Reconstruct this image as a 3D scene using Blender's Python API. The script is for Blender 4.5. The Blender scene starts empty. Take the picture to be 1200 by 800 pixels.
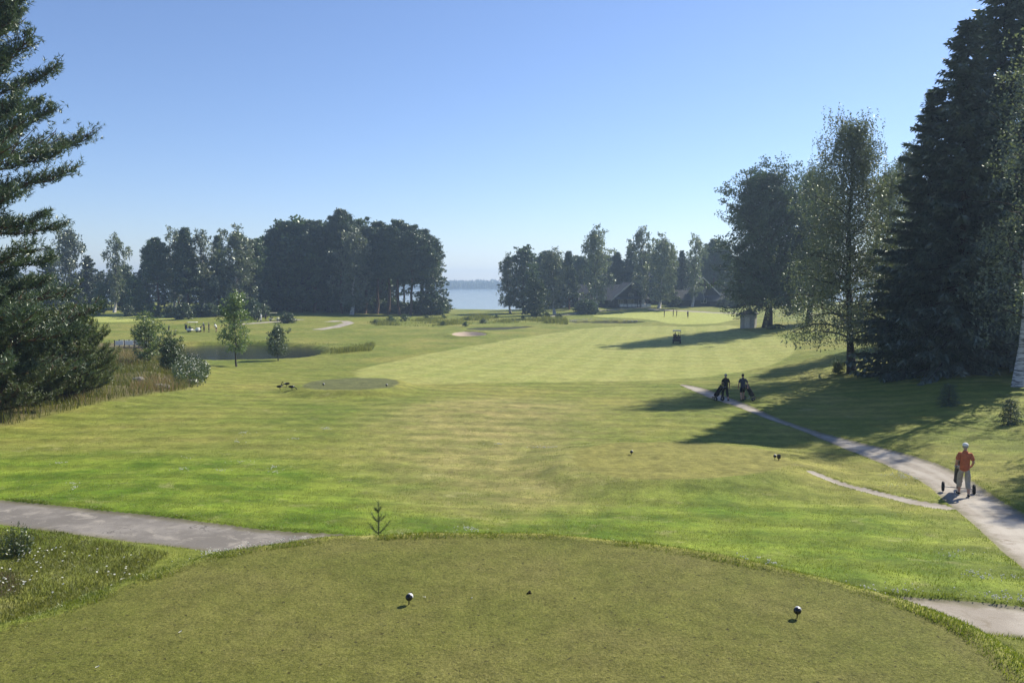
import bpy, math, random
import numpy as np
from mathutils import Vector, Matrix

random.seed(7)
R = math.radians
SC = bpy.context.scene
COL = SC.collection

# ------------------------------------------------------------------ camera
CAM_Z = 10.5
F_PX = 900.0
HORIZON = 333.0
PITCH = math.atan((400.0 - HORIZON) / F_PX)
cam_d = bpy.data.cameras.new("camera")
cam_d.sensor_fit = 'HORIZONTAL'
cam_d.sensor_width = 36.0
cam_d.lens = 27.0
cam_d.clip_start = 0.1
cam_d.clip_end = 9000
cam = bpy.data.objects.new("camera", cam_d)
COL.objects.link(cam)
cam.location = (0, 0, CAM_Z)
cam.rotation_euler = (math.pi / 2 - PITCH, 0, 0)
SC.camera = cam

# ------------------------------------------------------------------ light
SUN_AZ, SUN_EL = R(49), R(40)          # azimuth clockwise from +Y (away from the viewer)
world = bpy.data.worlds.new("World")
SC.world = world
world.use_nodes = True
wn = world.node_tree.nodes
wl = world.node_tree.links
for n in list(wn):
    wn.remove(n)
wo = wn.new('ShaderNodeOutputWorld')
wb = wn.new('ShaderNodeBackground')
sk = wn.new('ShaderNodeTexSky')
sk.sky_type = 'NISHITA'
sk.sun_disc = False
sk.sun_elevation = SUN_EL
sk.sun_rotation = SUN_AZ
sk.altitude = 100
sk.air_density = 1.0
sk.dust_density = 0.15
sk.ozone_density = 6.0
wb.inputs['Strength'].default_value = 0.089
tint = wn.new('ShaderNodeMix')
tint.data_type = 'RGBA'
tint.blend_type = 'MULTIPLY'
tint.inputs[0].default_value = 1.0
tint.inputs[7].default_value = (1.09, .99, 1.03, 1)
wl.new(sk.outputs[0], tint.inputs[6])
wl.new(tint.outputs[2], wb.inputs['Color'])
wl.new(wb.outputs[0], wo.inputs['Surface'])

sun_d = bpy.data.lights.new("sun", 'SUN')
sun_d.energy = 4.6
sun_d.angle = R(0.53)
sun_d.color = (1.0, 0.93, 0.78)
sun = bpy.data.objects.new("sun", sun_d)
COL.objects.link(sun)
SUN_DIR = Vector((math.sin(SUN_AZ) * math.cos(SUN_EL), math.cos(SUN_AZ) * math.cos(SUN_EL), math.sin(SUN_EL)))
sun.rotation_euler = (-SUN_DIR).to_track_quat('-Z', 'Y').to_euler()
sun.location = (60, 60, 80)

SC.view_settings.view_transform = 'Standard'
SC.view_settings.look = 'None'
SC.view_settings.exposure = 0.72
SC.view_settings.gamma = 1.0
SC.view_settings.use_curve_mapping = False
SC.cycles.max_bounces = 6
SC.cycles.diffuse_bounces = 3
SC.cycles.transmission_bounces = 4
SC.cycles.volume_bounces = 0
SC.cycles.use_denoising = True
HAZE_DENSITY = 0.00044

# ------------------------------------------------------------------ mesh helpers
class Geo:
    """Collects vertices and faces and links them as one mesh object."""
    def __init__(self):
        self.v, self.f, self.n, self.m = [], [], 0, []

    def add(self, V, F, mi=0):
        V = np.asarray(V, dtype=np.float64).reshape(-1, 3)
        F = np.asarray(F, dtype=np.int64)
        if F.ndim == 1:
            F = F.reshape(1, -1)
        self.v.append(V)
        self.f.append(F + self.n)
        self.m.append(np.full(len(F), mi, dtype=np.int32))
        self.n += len(V)
        return self

    def box(self, x0, x1, y0, y1, z0, z1, mi=0):
        V = [(x0, y0, z0), (x1, y0, z0), (x1, y1, z0), (x0, y1, z0), (x0, y0, z1), (x1, y0, z1), (x1, y1, z1), (x0, y1, z1)]
        return self.add(V, [(3, 2, 1, 0), (4, 5, 6, 7), (0, 1, 5, 4), (1, 2, 6, 5), (2, 3, 7, 6), (3, 0, 4, 7)], mi)

    def rbox(self, x0, x1, y0, y1, z0, z1, b, mi=0):
        """box with chamfered vertical edges and top/bottom edges"""
        def ring(i, z):
            a = [(x0 + b + i, y0 + i), (x1 - b - i, y0 + i), (x1 - i, y0 + b + i), (x1 - i, y1 - b - i),
                 (x1 - b - i, y1 - i), (x0 + b + i, y1 - i), (x0 + i, y1 - b - i), (x0 + i, y0 + b + i)]
            return [(p[0], p[1], z) for p in a]
        V = ring(b * .6, z0) + ring(0, z0 + b) + ring(0, z1 - b) + ring(b * .6, z1)
        F = []
        for r in range(3):
            for k in range(8):
                F.append((r * 8 + k, r * 8 + (k + 1) % 8, r * 8 + 8 + (k + 1) % 8, r * 8 + 8 + k))
        self.add(V, F, mi)
        n = self.n - 32
        self.f.append(np.array([[n + k for k in range(7, -1, -1)]]))
        self.f.append(np.array([[n + 24 + k for k in range(8)]]))
        self.m += [np.array([mi], dtype=np.int32)] * 2
        return self

    def tube(self, path, rad, sides=8, cap=True, mi=0):
        P = np.asarray(path, float)
        n = len(P)
        rad = np.broadcast_to(np.asarray(rad, float), (n,))
        T = np.gradient(P, axis=0)
        T /= np.linalg.norm(T, axis=1)[:, None] + 1e-12
        ref = np.array([0, 0, 1.0]) if abs(T[0][2]) < .85 else np.array([1.0, 0, 0])
        V = []
        ang = np.arange(sides) / sides * 2 * np.pi
        for i in range(n):
            a = np.cross(T[i], ref)
            a /= np.linalg.norm(a) + 1e-12
            b = np.cross(T[i], a)
            V.append(P[i] + rad[i] * (np.cos(ang)[:, None] * a + np.sin(ang)[:, None] * b))
        V = np.concatenate(V)
        k = np.arange(sides)
        F = []
        for i in range(n - 1):
            F.append(np.stack([i * sides + k, i * sides + (k + 1) % sides, (i + 1) * sides + (k + 1) % sides, (i + 1) * sides + k], 1))
        base = self.n
        self.add(V, np.concatenate(F), mi)
        if cap:
            self.f.append(base + np.arange(sides)[None, :])
            self.f.append(base + (n - 1) * sides + np.arange(sides)[::-1][None, :])
            self.m += [np.array([mi], dtype=np.int32)] * 2
        return self

    def ball(self, c, r, nu=12, nv=8, mi=0):
        c = np.asarray(c, float)
        r = np.broadcast_to(np.asarray(r, float), (3,))
        V = [c + r * np.array([0, 0, -1])]
        for j in range(1, nv):
            th = -math.pi / 2 + math.pi * j / nv
            for i in range(nu):
                ph = 2 * math.pi * i / nu
                V.append(c + r * np.array([math.cos(th) * math.cos(ph), math.cos(th) * math.sin(ph), math.sin(th)]))
        V.append(c + r * np.array([0, 0, 1]))
        Q, T = [], []
        for j in range(nv - 2):
            for i in range(nu):
                a = 1 + j * nu
                Q.append((a + i, a + (i + 1) % nu, a + nu + (i + 1) % nu, a + nu + i))
        for i in range(nu):
            T.append((0, 1 + (i + 1) % nu, 1 + i))
            a = 1 + (nv - 2) * nu
            T.append((a + i, a + (i + 1) % nu, len(V) - 1))
        base = self.n
        self.add(V, Q, mi)
        self.f.append(np.array(T) + base)
        self.m.append(np.full(len(T), mi, dtype=np.int32))
        return self

    def xform(self, M):
        M = np.array(M)
        self.v = [v @ M[:3, :3].T + M[:3, 3] for v in self.v]
        return self

    def mesh(self, name, mats, smooth=False):
        me = bpy.data.meshes.new(name)
        V = np.concatenate(self.v) if self.v else np.zeros((0, 3))
        loops = np.concatenate([f.ravel() for f in self.f])
        sizes = np.concatenate([np.full(len(f), f.shape[1], dtype=np.int32) for f in self.f])
        mi = np.concatenate(self.m)
        me.vertices.add(len(V))
        me.vertices.foreach_set('co', V.astype(np.float32).ravel())
        me.loops.add(len(loops))
        me.loops.foreach_set('vertex_index', loops.astype(np.int32))
        me.polygons.add(len(sizes))
        starts = np.concatenate([[0], np.cumsum(sizes)[:-1]]).astype(np.int32)
        me.polygons.foreach_set('loop_start', starts)
        me.polygons.foreach_set('material_index', mi)
        me.polygons.foreach_set('use_smooth', np.full(len(sizes), smooth, dtype=bool))
        for m in (mats if isinstance(mats, (list, tuple)) else [mats]):
            me.materials.append(m)
        me.update(calc_edges=True)
        me.validate()
        return me

    def build(self, name, mats, parent=None, smooth=False):
        o = bpy.data.objects.new(name, self.mesh(name, mats, smooth))
        COL.objects.link(o)
        if parent:
            o.parent = parent
        return o


def tag(o, label=None, cat=None, group=None, kind=None):
    if label: o['label'] = label
    if cat: o['category'] = cat
    if group: o['group'] = group
    if kind: o['kind'] = kind
    return o


def thing(name, label, cat, loc=(0, 0, 0), rz=0.0, group=None, scale=None):
    o = bpy.data.objects.new(name, None)
    o.empty_display_size = .2
    COL.objects.link(o)
    o.location = loc
    o.rotation_euler = (0, 0, rz)
    if scale is not None:
        o.scale = scale
    return tag(o, label, cat, group)


def dup(root, loc, rz=0.0, scale=None, label=None, group=None):
    def cp(o, par):
        c = o.copy()
        COL.objects.link(c)
        c.parent = par
        for ch in list(o.children):
            cp(ch, c)
        return c
    r = cp(root, None)
    r.location = loc
    r.rotation_euler = (0, 0, rz)
    if scale is not None:
        r.scale = scale
    if label: r['label'] = label
    if group: r['group'] = group
    elif 'group' in r: del r['group']
    return r

# ------------------------------------------------------------------ material helpers
def new_mat(name):
    m = bpy.data.materials.new(name)
    m.use_nodes = True
    nt = m.node_tree
    for n in list(nt.nodes):
        nt.nodes.remove(n)
    return m, nt


class NT:
    def __init__(self, nt):
        self.nt = nt

    def n(self, t, **kw):
        nd = self.nt.nodes.new(t)
        for k, v in kw.items():
            setattr(nd, k, v)
        return nd

    def l(self, a, b):
        self.nt.links.new(a, b)

    def val(self, sock, v):
        if hasattr(v, 'is_output') or isinstance(v, bpy.types.NodeSocket):
            self.l(v, sock)
        else:
            sock.default_value = v

    def math(self, op, a, b=0.0, c=None, clamp=False):
        nd = self.n('ShaderNodeMath', operation=op, use_clamp=clamp)
        self.val(nd.inputs[0], a)
        self.val(nd.inputs[1], b)
        if c is not None:
            self.val(nd.inputs[2], c)
        return nd.outputs[0]

    def noise(self, vec, scale, detail=3.0, rough=.55, dist=0.0):
        nd = self.n('ShaderNodeTexNoise')
        if vec is not None:
            self.l(vec, nd.inputs['Vector'])
        nd.inputs['Scale'].default_value = scale
        nd.inputs['Detail'].default_value = detail
        nd.inputs['Roughness'].default_value = rough
        nd.inputs['Distortion'].default_value = dist
        return nd.outputs['Fac']

    def ramp(self, fac, stops, interp='LINEAR'):
        nd = self.n('ShaderNodeValToRGB')
        cr = nd.color_ramp
        cr.interpolation = interp
        while len(cr.elements) > 1:
            cr.elements.remove(cr.elements[-1])
        cr.elements[0].position = stops[0][0]
        cr.elements[0].color = (*stops[0][1], 1)
        for p, c in stops[1:]:
            e = cr.elements.new(p)
            e.color = (*c, 1)
        self.l(fac, nd.inputs['Fac'])
        return nd.outputs['Color']

    def mix(self, fac, a, b, mode='MIX'):
        nd = self.n('ShaderNodeMix', data_type='RGBA', blend_type=mode)
        self.val(nd.inputs[0], fac)
        self.val(nd.inputs[6], a if not isinstance(a, tuple) else (*a, 1))
        self.val(nd.inputs[7], b if not isinstance(b, tuple) else (*b, 1))
        return nd.outputs[2]

    def mapr(self, v, a, b, c=0.0, d=1.0, smooth=True):
        nd = self.n('ShaderNodeMapRange')
        nd.interpolation_type = 'SMOOTHSTEP' if smooth else 'LINEAR'
        nd.clamp = True
        self.l(v, nd.inputs[0])
        for i, x in enumerate((a, b, c, d)):
            nd.inputs[1 + i].default_value = x
        return nd.outputs[0]

    def pos(self):
        return self.n('ShaderNodeNewGeometry').outputs['Position']

    def out(self, sh):
        o = self.n('ShaderNodeOutputMaterial')
        self.l(sh, o.inputs['Surface'])


def mat_plain(name, col, rough=.6, spec=.3, var=.25, scale=6.0, metal=0.0, bump=0.0):
    m, nt = new_mat(name)
    N = NT(nt)
    tc = N.n('ShaderNodeTexCoord').outputs['Object']
    f = N.noise(tc, scale, 4)
    c = N.ramp(f, [(.3, tuple(x * (1 - var) for x in col)), (.7, tuple(min(1, x * (1 + var)) for x in col))])
    b = N.n('ShaderNodeBsdfPrincipled')
    N.l(c, b.inputs['Base Color'])
    b.inputs['Roughness'].default_value = rough
    b.inputs['Specular IOR Level'].default_value = spec
    b.inputs['Metallic'].default_value = metal
    if bump:
        bp = N.n('ShaderNodeBump')
        bp.inputs['Strength'].default_value = bump
        N.l(N.noise(tc, scale * 4, 4), bp.inputs['Height'])
        N.l(bp.outputs[0], b.inputs['Normal'])
    N.out(b.outputs[0])
    return m


def mat_leaf(name, c0, c1, trans=.4, tint=(1.3, 1.35, .7), gloss=.08, hue_obj=.25):
    """two-sided leaf: diffuse + light passing through, each leaf and each tree a little different"""
    m, nt = new_mat(name)
    N = NT(nt)
    ri = N.n('ShaderNodeNewGeometry').outputs['Random Per Island']
    ro = N.n('ShaderNodeObjectInfo').outputs['Random']
    c = N.mix(ri, c0, c1)
    k = N.math('MULTIPLY_ADD', ro, hue_obj * 2, 1 - hue_obj)
    c = N.mix(1.0, c, N.n('ShaderNodeCombineColor').outputs[0], 'MULTIPLY') if False else c
    hsv = N.n('ShaderNodeHueSaturation')
    N.l(k, hsv.inputs['Value'])
    N.l(c, hsv.inputs['Color'])
    c = hsv.outputs[0]
    d = N.n('ShaderNodeBsdfDiffuse')
    N.l(c, d.inputs['Color'])
    t = N.n('ShaderNodeBsdfTranslucent')
    N.l(N.mix(1.0, c, tint, 'MULTIPLY'), t.inputs['Color'])
    mx = N.n('ShaderNodeMixShader')
    mx.inputs[0].default_value = trans
    N.l(d.outputs[0], mx.inputs[1])
    N.l(t.outputs[0], mx.inputs[2])
    g = N.n('ShaderNodeBsdfGlossy')
    g.inputs['Roughness'].default_value = .45
    g.inputs['Color'].default_value = (.8, .85, .8, 1)
    m2 = N.n('ShaderNodeMixShader')
    m2.inputs[0].default_value = gloss
    N.l(mx.outputs[0], m2.inputs[1])
    N.l(g.outputs[0], m2.inputs[2])
    N.out(m2.outputs[0])
    return m

M = {}
M['bark'] = mat_plain('bark', (.06, .048, .038), .9, .2, .45, 9, bump=.6)
M['pine_bark'] = mat_plain('pine_bark', (.10, .058, .036), .9, .2, .45, 7, bump=.6)
def mat_birch_bark():
    m, nt = new_mat('birch_bark')
    N = NT(nt)
    tc = N.n('ShaderNodeTexCoord').outputs['Object']
    mp = N.n('ShaderNodeMapping')
    mp.inputs['Scale'].default_value = (1.2, 1.2, 7.0)
    N.l(tc, mp.inputs[0])
    f = N.noise(mp.outputs[0], 1.6, 5, .65)
    c = N.ramp(f, [(.40, (.045, .04, .038)), (.47, (.36, .34, .31)), (.60, (.60, .58, .54))])
    b = N.n('ShaderNodeBsdfPrincipled')
    N.l(c, b.inputs['Base Color'])
    b.inputs['Roughness'].default_value = .8
    N.out(b.outputs[0])
    return m
M['birch_bark'] = mat_birch_bark()
M['spruce_needle'] = mat_leaf('spruce_needle', (.050, .074, .050), (.086, .120, .072), .32, gloss=.13)
M['pine_needle'] = mat_leaf('pine_needle', (.036, .062, .030), (.068, .104, .046), .25, gloss=.08)
M['young_pine_needle'] = mat_leaf('young_pine_needle', (.070, .098, .032), (.130, .165, .056), .32, gloss=.06)
M['birch_leaf'] = mat_leaf('birch_leaf', (.070, .092, .048), (.140, .165, .088), .42, (1.2, 1.25, .8), gloss=.12)
M['dark_leaf'] = mat_leaf('dark_leaf', (.028, .050, .020), (.056, .088, .032), .34)
M['mid_leaf'] = mat_leaf('mid_leaf', (.040, .070, .024), (.075, .115, .038), .40)
M['light_leaf'] = mat_leaf('light_leaf', (.080, .125, .042), (.14, .19, .07), .45)
M['grey_leaf'] = mat_leaf('grey_leaf', (.050, .075, .048), (.10, .13, .085), .35)

# ------------------------------------------------------------------ terrain
T_COLS = np.array([-1.6, -1.0, -.67, -.45, -.3, -.15, 0, .15, .3, .45, .6, .75, 1.0, 1.6])
ROWS = [
    (-60, [6.5] * 14),
    (4, [5.2, 5.2, 5.2, 5.3, 5.4, 5.5, 5.5, 5.5, 5.4, 5.3, 5.2, 5.2, 5.2, 5.2]),
    (9, [4.9, 4.95, 5.0, 5.0, 5.1, 5.2, 5.2, 5.2, 5.1, 5.05, 5.0, 5.0, 5.0, 5.0]),
    (13, [4.8, 4.8, 4.8, 4.8, 4.8, 4.8, 4.8, 4.8, 4.9, 5.0, 5.0, 5.0, 5.0, 5.0]),
    (17, [4.6, 4.6, 4.6, 4.6, 4.55, 4.5, 4.5, 4.5, 4.5, 4.5, 4.5, 4.5, 4.6, 4.7]),
    (20, [4.6, 4.55, 4.5, 4.5, 4.4, 4.3, 4.2, 4.2, 4.2, 4.2, 4.2, 4.3, 4.5, 4.6]),
    (24, [4.4, 4.3, 4.2, 4.15, 4.0, 3.9, 3.8, 3.75, 3.75, 3.75, 3.8, 3.95, 4.2, 4.4]),
    (30, [4.2, 4.0, 3.9, 3.8, 3.7, 3.6, 3.5, 3.45, 3.45, 3.5, 3.7, 4.0, 4.4, 4.8]),
    (40, [4.0, 3.8, 3.6, 3.5, 3.4, 3.25, 3.15, 3.1, 3.1, 3.3, 3.8, 4.2, 4.7, 5.2]),
    (50, [3.9, 3.7, 3.5, 3.3, 3.1, 3.0, 2.85, 2.85, 3.0, 3.3, 4.1, 4.6, 5.2, 5.6]),
    (60, [3.8, 3.6, 3.4, 3.1, 2.8, 2.7, 2.6, 2.6, 2.8, 3.4, 4.4, 5.0, 5.5, 6]),
    (80, [3.2, 3.0, 2.9, 2.2, 1.9, 1.9, 1.9, 1.9, 2.3, 3.6, 5.0, 5.5, 6, 6]),
    (100, [2.4, 2.2, 2.1, 1.6, 1.6, 1.6, 1.6, 1.65, 2.2, 3.8, 5.5, 6, 6.5, 6.5]),
    (120, [2.0, 1.8, 1.7, 1.6, 1.55, 1.5, 1.5, 1.6, 2.8, 4.2, 5.5, 6, 6.5, 6.5]),
    (150, [2.0, 1.9, 1.8, 1.7, 1.7, 1.5, 1.45, 1.6, 2.8, 4.4, 5.5, 6, 6, 6]),
    (180, [2.8, 2.6, 2.5, 2.3, 2.2, 1.6, 1.6, 1.8, 2.8, 4.2, 5.5, 6, 6, 6]),
    (205, [3.2, 3.0, 2.9, 2.8, 2.5, 1.7, 1.75, 2.2, 2.9, 4.0, 5.0, 5.5, 5.5, 5.5]),
    (240, [3.8, 3.6, 3.6, 3.5, 2.8, 1.8, 1.7, 3.4, 3.8, 4.0, 5, 5, 5, 5]),
    (280, [3.8, 3.6, 3.6, 3.5, 2.8, 1.6, 1.2, 3.4, 3.5, 3.5, 4, 4, 4, 4]),
    (420, [2.0] * 14),
    (3000, [2.0] * 14),
]
def _hermite(xs, Y, xq):
    """cubic through the rows of Y at xs (finite-difference slopes), sampled at xq"""
    xs = np.asarray(xs, float)
    d = np.zeros_like(Y)
    d[1:-1] = (Y[2:] - Y[:-2]) / (xs[2:] - xs[:-2])[:, None]
    i = np.clip(np.searchsorted(xs, xq) - 1, 0, len(xs) - 2)
    h = (xs[i + 1] - xs[i])
    t = np.clip((xq - xs[i]) / h, 0, 1)[:, None]
    h = h[:, None]
    return ((2 * t**3 - 3 * t**2 + 1) * Y[i] + (t**3 - 2 * t**2 + t) * h * d[i] + (-2 * t**3 + 3 * t**2) * Y[i + 1] + (t**3 - t**2) * h * d[i + 1])
_ys = np.array([r[0] for r in ROWS], float)
_tab = np.array([r[1] for r in ROWS], float)
_yq = np.concatenate([np.linspace(-60, 4, 20), 4 + np.expm1(np.linspace(0, math.log(3000 - 4 + 1), 500))[1:]])
_tq = np.linspace(-1.6, 1.6, 161)
_D = _hermite(_ys, _tab, _yq)
_D = _hermite(T_COLS, _D.T.copy(), _tq).T.copy()

def zbase(x, y):
    x = np.asarray(x, float); y = np.asarray(y, float)
    t = np.clip(x / np.maximum(y, 9.0), -1.599, 1.599)
    ft = (t + 1.6) / 3.2 * 160
    fy = np.interp(y, _yq, np.arange(len(_yq)))
    i = np.clip(fy.astype(int), 0, len(_yq) - 2); j = np.clip(ft.astype(int), 0, 159)
    a = fy - i; b = ft - j
    z = _D[i, j] * (1 - a) * (1 - b) + _D[i + 1, j] * a * (1 - b) + _D[i, j + 1] * (1 - a) * b + _D[i + 1, j + 1] * a * b
    # gentle long swells of a mown course
    w = np.clip((y - 16) / 30, 0, 1)
    z = z + w * (.06 * np.sin(x * .31 + y * .12) * np.sin(y * .21 - x * .07) + .03 * np.sin(x * .9 + 1.3) * np.sin(y * .7))
    return z

def ray(u, v):
    x = (u - 600) / F_PX; yu = (400 - v) / F_PX
    return np.array([x, math.cos(PITCH) + yu * math.sin(PITCH), -math.sin(PITCH) + yu * math.cos(PITCH)])

def hit(u, v, zf):
    """where the ray through a photo pixel first meets the terrain zf"""
    d = ray(u, v)
    s = np.exp(np.linspace(math.log(4.0), math.log(1500.0), 6000))
    P = d[None, :] * s[:, None]
    h = CAM_Z + P[:, 2] - zf(P[:, 0], P[:, 1])
    k = np.argmax(h < 0)
    if h[k] >= 0:
        k = len(s) - 1
    k = max(k, 1)
    a = h[k - 1] / (h[k - 1] - h[k] + 1e-12)
    p = P[k - 1] + (P[k] - P[k - 1]) * a
    return np.array([p[0], p[1]])

def poly_on_base(pts):
    return np.array([hit(u, v, zbase) for u, v in pts])

def poly_on_plane(pts, z):
    o = []
    for u, v in pts:
        d = ray(u, v)
        s = (z - CAM_Z) / d[2]
        o.append((d[0] * s, d[1] * s))
    return np.array(o)

def smooth_poly(P, n=3):
    P = np.asarray(P, float)
    for _ in range(n):
        Q = np.roll(P, -1, axis=0)
        P = np.stack([.75 * P + .25 * Q, .25 * P + .75 * Q], 1).reshape(-1, 2)
    return P

def ribbon(center, width):
    """polygon round a centre line with a width (or one per point)"""
    C = np.asarray(center, float)
    W = np.broadcast_to(np.asarray(width, float), (len(C),))
    T = np.gradient(C, axis=0)
    T /= np.linalg.norm(T, axis=1)[:, None]
    Nn = np.stack([-T[:, 1], T[:, 0]], 1)
    return np.concatenate([C + Nn * W[:, None] / 2, (C - Nn * W[:, None] / 2)[::-1]])

def sdf(poly, x, y, big=30.0):
    """signed distance to a polygon (negative inside); exact only near it"""
    P = np.asarray(poly, float)
    x = np.asarray(x, float).ravel(); y = np.asarray(y, float).ravel()
    out = np.full(x.shape, big)
    lo = P.min(0) - big; hi = P.max(0) + big
    sel = np.where((x > lo[0]) & (x < hi[0]) & (y > lo[1]) & (y < hi[1]))[0]
    if len(sel) == 0:
        return out
    px, py = x[sel], y[sel]
    d2 = np.full(px.shape, 1e18)
    ins = np.zeros(px.shape, bool)
    for i in range(len(P)):
        a, b = P[i], P[(i + 1) % len(P)]
        e = b - a
        L = e @ e + 1e-12
        wx, wy = px - a[0], py - a[1]
        t = np.clip((wx * e[0] + wy * e[1]) / L, 0, 1)
        d2 = np.minimum(d2, (wx - t * e[0])**2 + (wy - t * e[1])**2)
        c = ((a[1] > py) != (b[1] > py)) & (px < (b[0] - a[0]) * (py - a[1]) / (b[1] - a[1] + 1e-15) + a[0])
        ins ^= c
    d = np.sqrt(d2)
    out[sel] = np.minimum(np.where(ins, -d, d), big)
    return out

def sstep(a, b, x):
    t = np.clip((x - a) / (b - a), 0, 1)
    return t * t * (3 - 2 * t)

TEE_Z = 6.0
_t = poly_on_plane([(60, 722), (130, 694), (200, 669), (260, 650), (330, 639), (400, 631), (500, 628), (600, 627), (700, 633),
                    (800, 646), (880, 662), (960, 680), (1040, 702), (1100, 724), (1150, 752), (1185, 790)], TEE_Z)
POLY = {}
POLY['tee'] = smooth_poly(np.concatenate([[(-6.9, 4.8)], [(-6.9, 9.4)], _t, [(5.9, 4.8)]]), 2)
POLY['tee2'] = smooth_poly(poly_on_base([(668, 542), (690, 531), (760, 526), (850, 529), (905, 537), (925, 548), (915, 560), (860, 570), (780, 574), (710, 570), (675, 556)]), 2)
POLY['tee3'] = smooth_poly(poly_on_base([(350, 460), (365, 453), (400, 449), (440, 448), (468, 451), (466, 459), (440, 463), (380, 464)]), 2)
POLY['fair'] = smooth_poly(poly_on_base([(413, 438), (432, 448), (480, 450), (600, 448.5), (720, 446.5), (800, 444), (860, 437), (905, 428), (935, 412), (930, 396), (875, 389), (862, 380),
                                        (820, 383), (760, 381), (690, 384), (640, 391), (585, 400), (520, 411), (460, 424), (425, 431)]), 2)
POLY['green'] = smooth_poly(poly_on_base([(692, 369), (760, 364.5), (850, 365.5), (866, 372), (845, 379), (790, 380.5), (760, 373), (700, 371.5)]), 2)
POLY['green2'] = smooth_poly(poly_on_base([(100, 369), (180, 366.5), (237, 365), (240, 370), (180, 376), (100, 379)]), 2)
POLY['pond'] = smooth_poly(poly_on_base([(170, 404), (212, 402), (260, 400.5), (330, 401.5), (360, 404), (378, 407), (376, 411.5), (362, 415.5), (335, 418.5), (280, 420.5), (225, 420), (190, 414)]), 2)
POLY['creek'] = smooth_poly(poly_on_base([(664, 375.4), (700, 374.6), (740, 375.2), (756, 377.0), (740, 378.3), (700, 378.2), (668, 377.6)]), 1)
POLY['ditch'] = smooth_poly(poly_on_base([(548, 383.5), (590, 382.5), (622, 381), (620, 383), (590, 386), (550, 386)]), 1)
POLY['sand'] = smooth_poly(poly_on_base([(527, 392.5), (538, 389.5), (558, 389), (572, 392), (565, 395), (538, 396)]), 2)
POLY['meadow'] = smooth_poly(poly_on_base([(-220, 540), (-60, 520), (50, 494), (110, 478), (160, 468), (215, 462), (240, 452), (246, 442), (236, 429), (215, 421), (190, 407), (150, 404), (80, 404), (-60, 404), (-220, 420)]), 2)
POLY['dry'] = smooth_poly(poly_on_base([(430, 480), (560, 462), (700, 470), (690, 510), (720, 560), (690, 600), (560, 612), (480, 590), (440, 540)]), 2)
POLY['lush'] = smooth_poly(poly_on_base([(-200, 545), (150, 530), (420, 545), (520, 610), (700, 585), (900, 585), (1080, 600), (1200, 680), (1400, 760), (600, 640), (-200, 620)]), 2)
POLY['lake'] = np.array([(-900, 345), (-160, 335), (-60, 322), (-34, 304), (-14, 294), (6, 292), (24, 300), (45, 330), (120, 345), (900, 350), (2600, 500), (2600, 2900), (-2600, 2900), (-2600, 500)], float)
# cart paths
_c = poly_on_base([(-160, 579), (0, 596.5), (100, 609), (200, 621), (300, 634)])
_cl = np.concatenate([_c, [(-4.0, 17.4), (-.8, 16.5), (1.6, 15.6)]])
POLY['path_left'] = smooth_poly(ribbon(_cl, 1.95), 1)
POLY['path_corner'] = smooth_poly(ribbon(np.array([(5.0, 12.75), (6.0, 12.7), (7.2, 12.55), (8.3, 12.25), (9.5, 11.6), (11.2, 10.3)]), 1.45), 1)
_up = [(797, 448.5), (840, 459), (900, 484), (950, 503), (1010, 518), (1060, 530), (1110, 546), (1150, 568), (1200, 600), (1290, 660)]
_lo = [(1290, 760), (1200, 664), (1140, 612), (1113, 590), (1085, 564), (1040, 545), (960, 512), (880, 482), (840, 469), (797, 452)]
POLY['path_right'] = smooth_poly(poly_on_base(_up + _lo), 1)
POLY['path_side'] = smooth_poly(poly_on_base([(945, 557), (985, 564), (1040, 577), (1080, 586), (1120, 592), (1120, 598), (1078, 592), (1038, 582), (983, 568), (945, 560.5)]), 1)
POLY['path_far'] = ribbon(poly_on_base([(372, 386), (392, 383), (402, 380.5), (409, 378.5), (405, 376), (396, 375.5), (386, 377)]), 2.4)
POLY['path_far2'] = ribbon(poly_on_base([(270, 381), (300, 378.5), (330, 376), (355, 374)]), 2.2)
POLY['path_green'] = ribbon(poly_on_base([(640, 371), (700, 364), (757, 360.5), (765, 362.5), (800, 364), (870, 367)]), 2.6)
POLY['path_left2'] = ribbon(poly_on_base([(330, 388), (480, 388.5), (520, 384)]), 1.2)
POLY['mud'] = smooth_poly(poly_on_base([(-30, 676), (0, 668), (26, 672), (30, 688), (14, 698), (-30, 700)]), 1)
PATHS = ['path_left', 'path_corner', 'path_right', 'path_side', 'path_far', 'path_far2', 'path_green']
POND_Z, CREEK_Z = 1.05, 1.35

def hmap(n, lo, hi, x, y):
    """cheap value noise for small bumps"""
    s = 0
    for k in range(n):
        f = lo * (hi / lo) ** (k / max(n - 1, 1))
        a = 1.7 * k + .4
        s = s + np.sin((x * math.cos(a) + y * math.sin(a)) * f + k * 2.1) * np.sin((-x * math.sin(a) + y * math.cos(a)) * f * 1.13 + k) / (k + 1)
    return s

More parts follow.
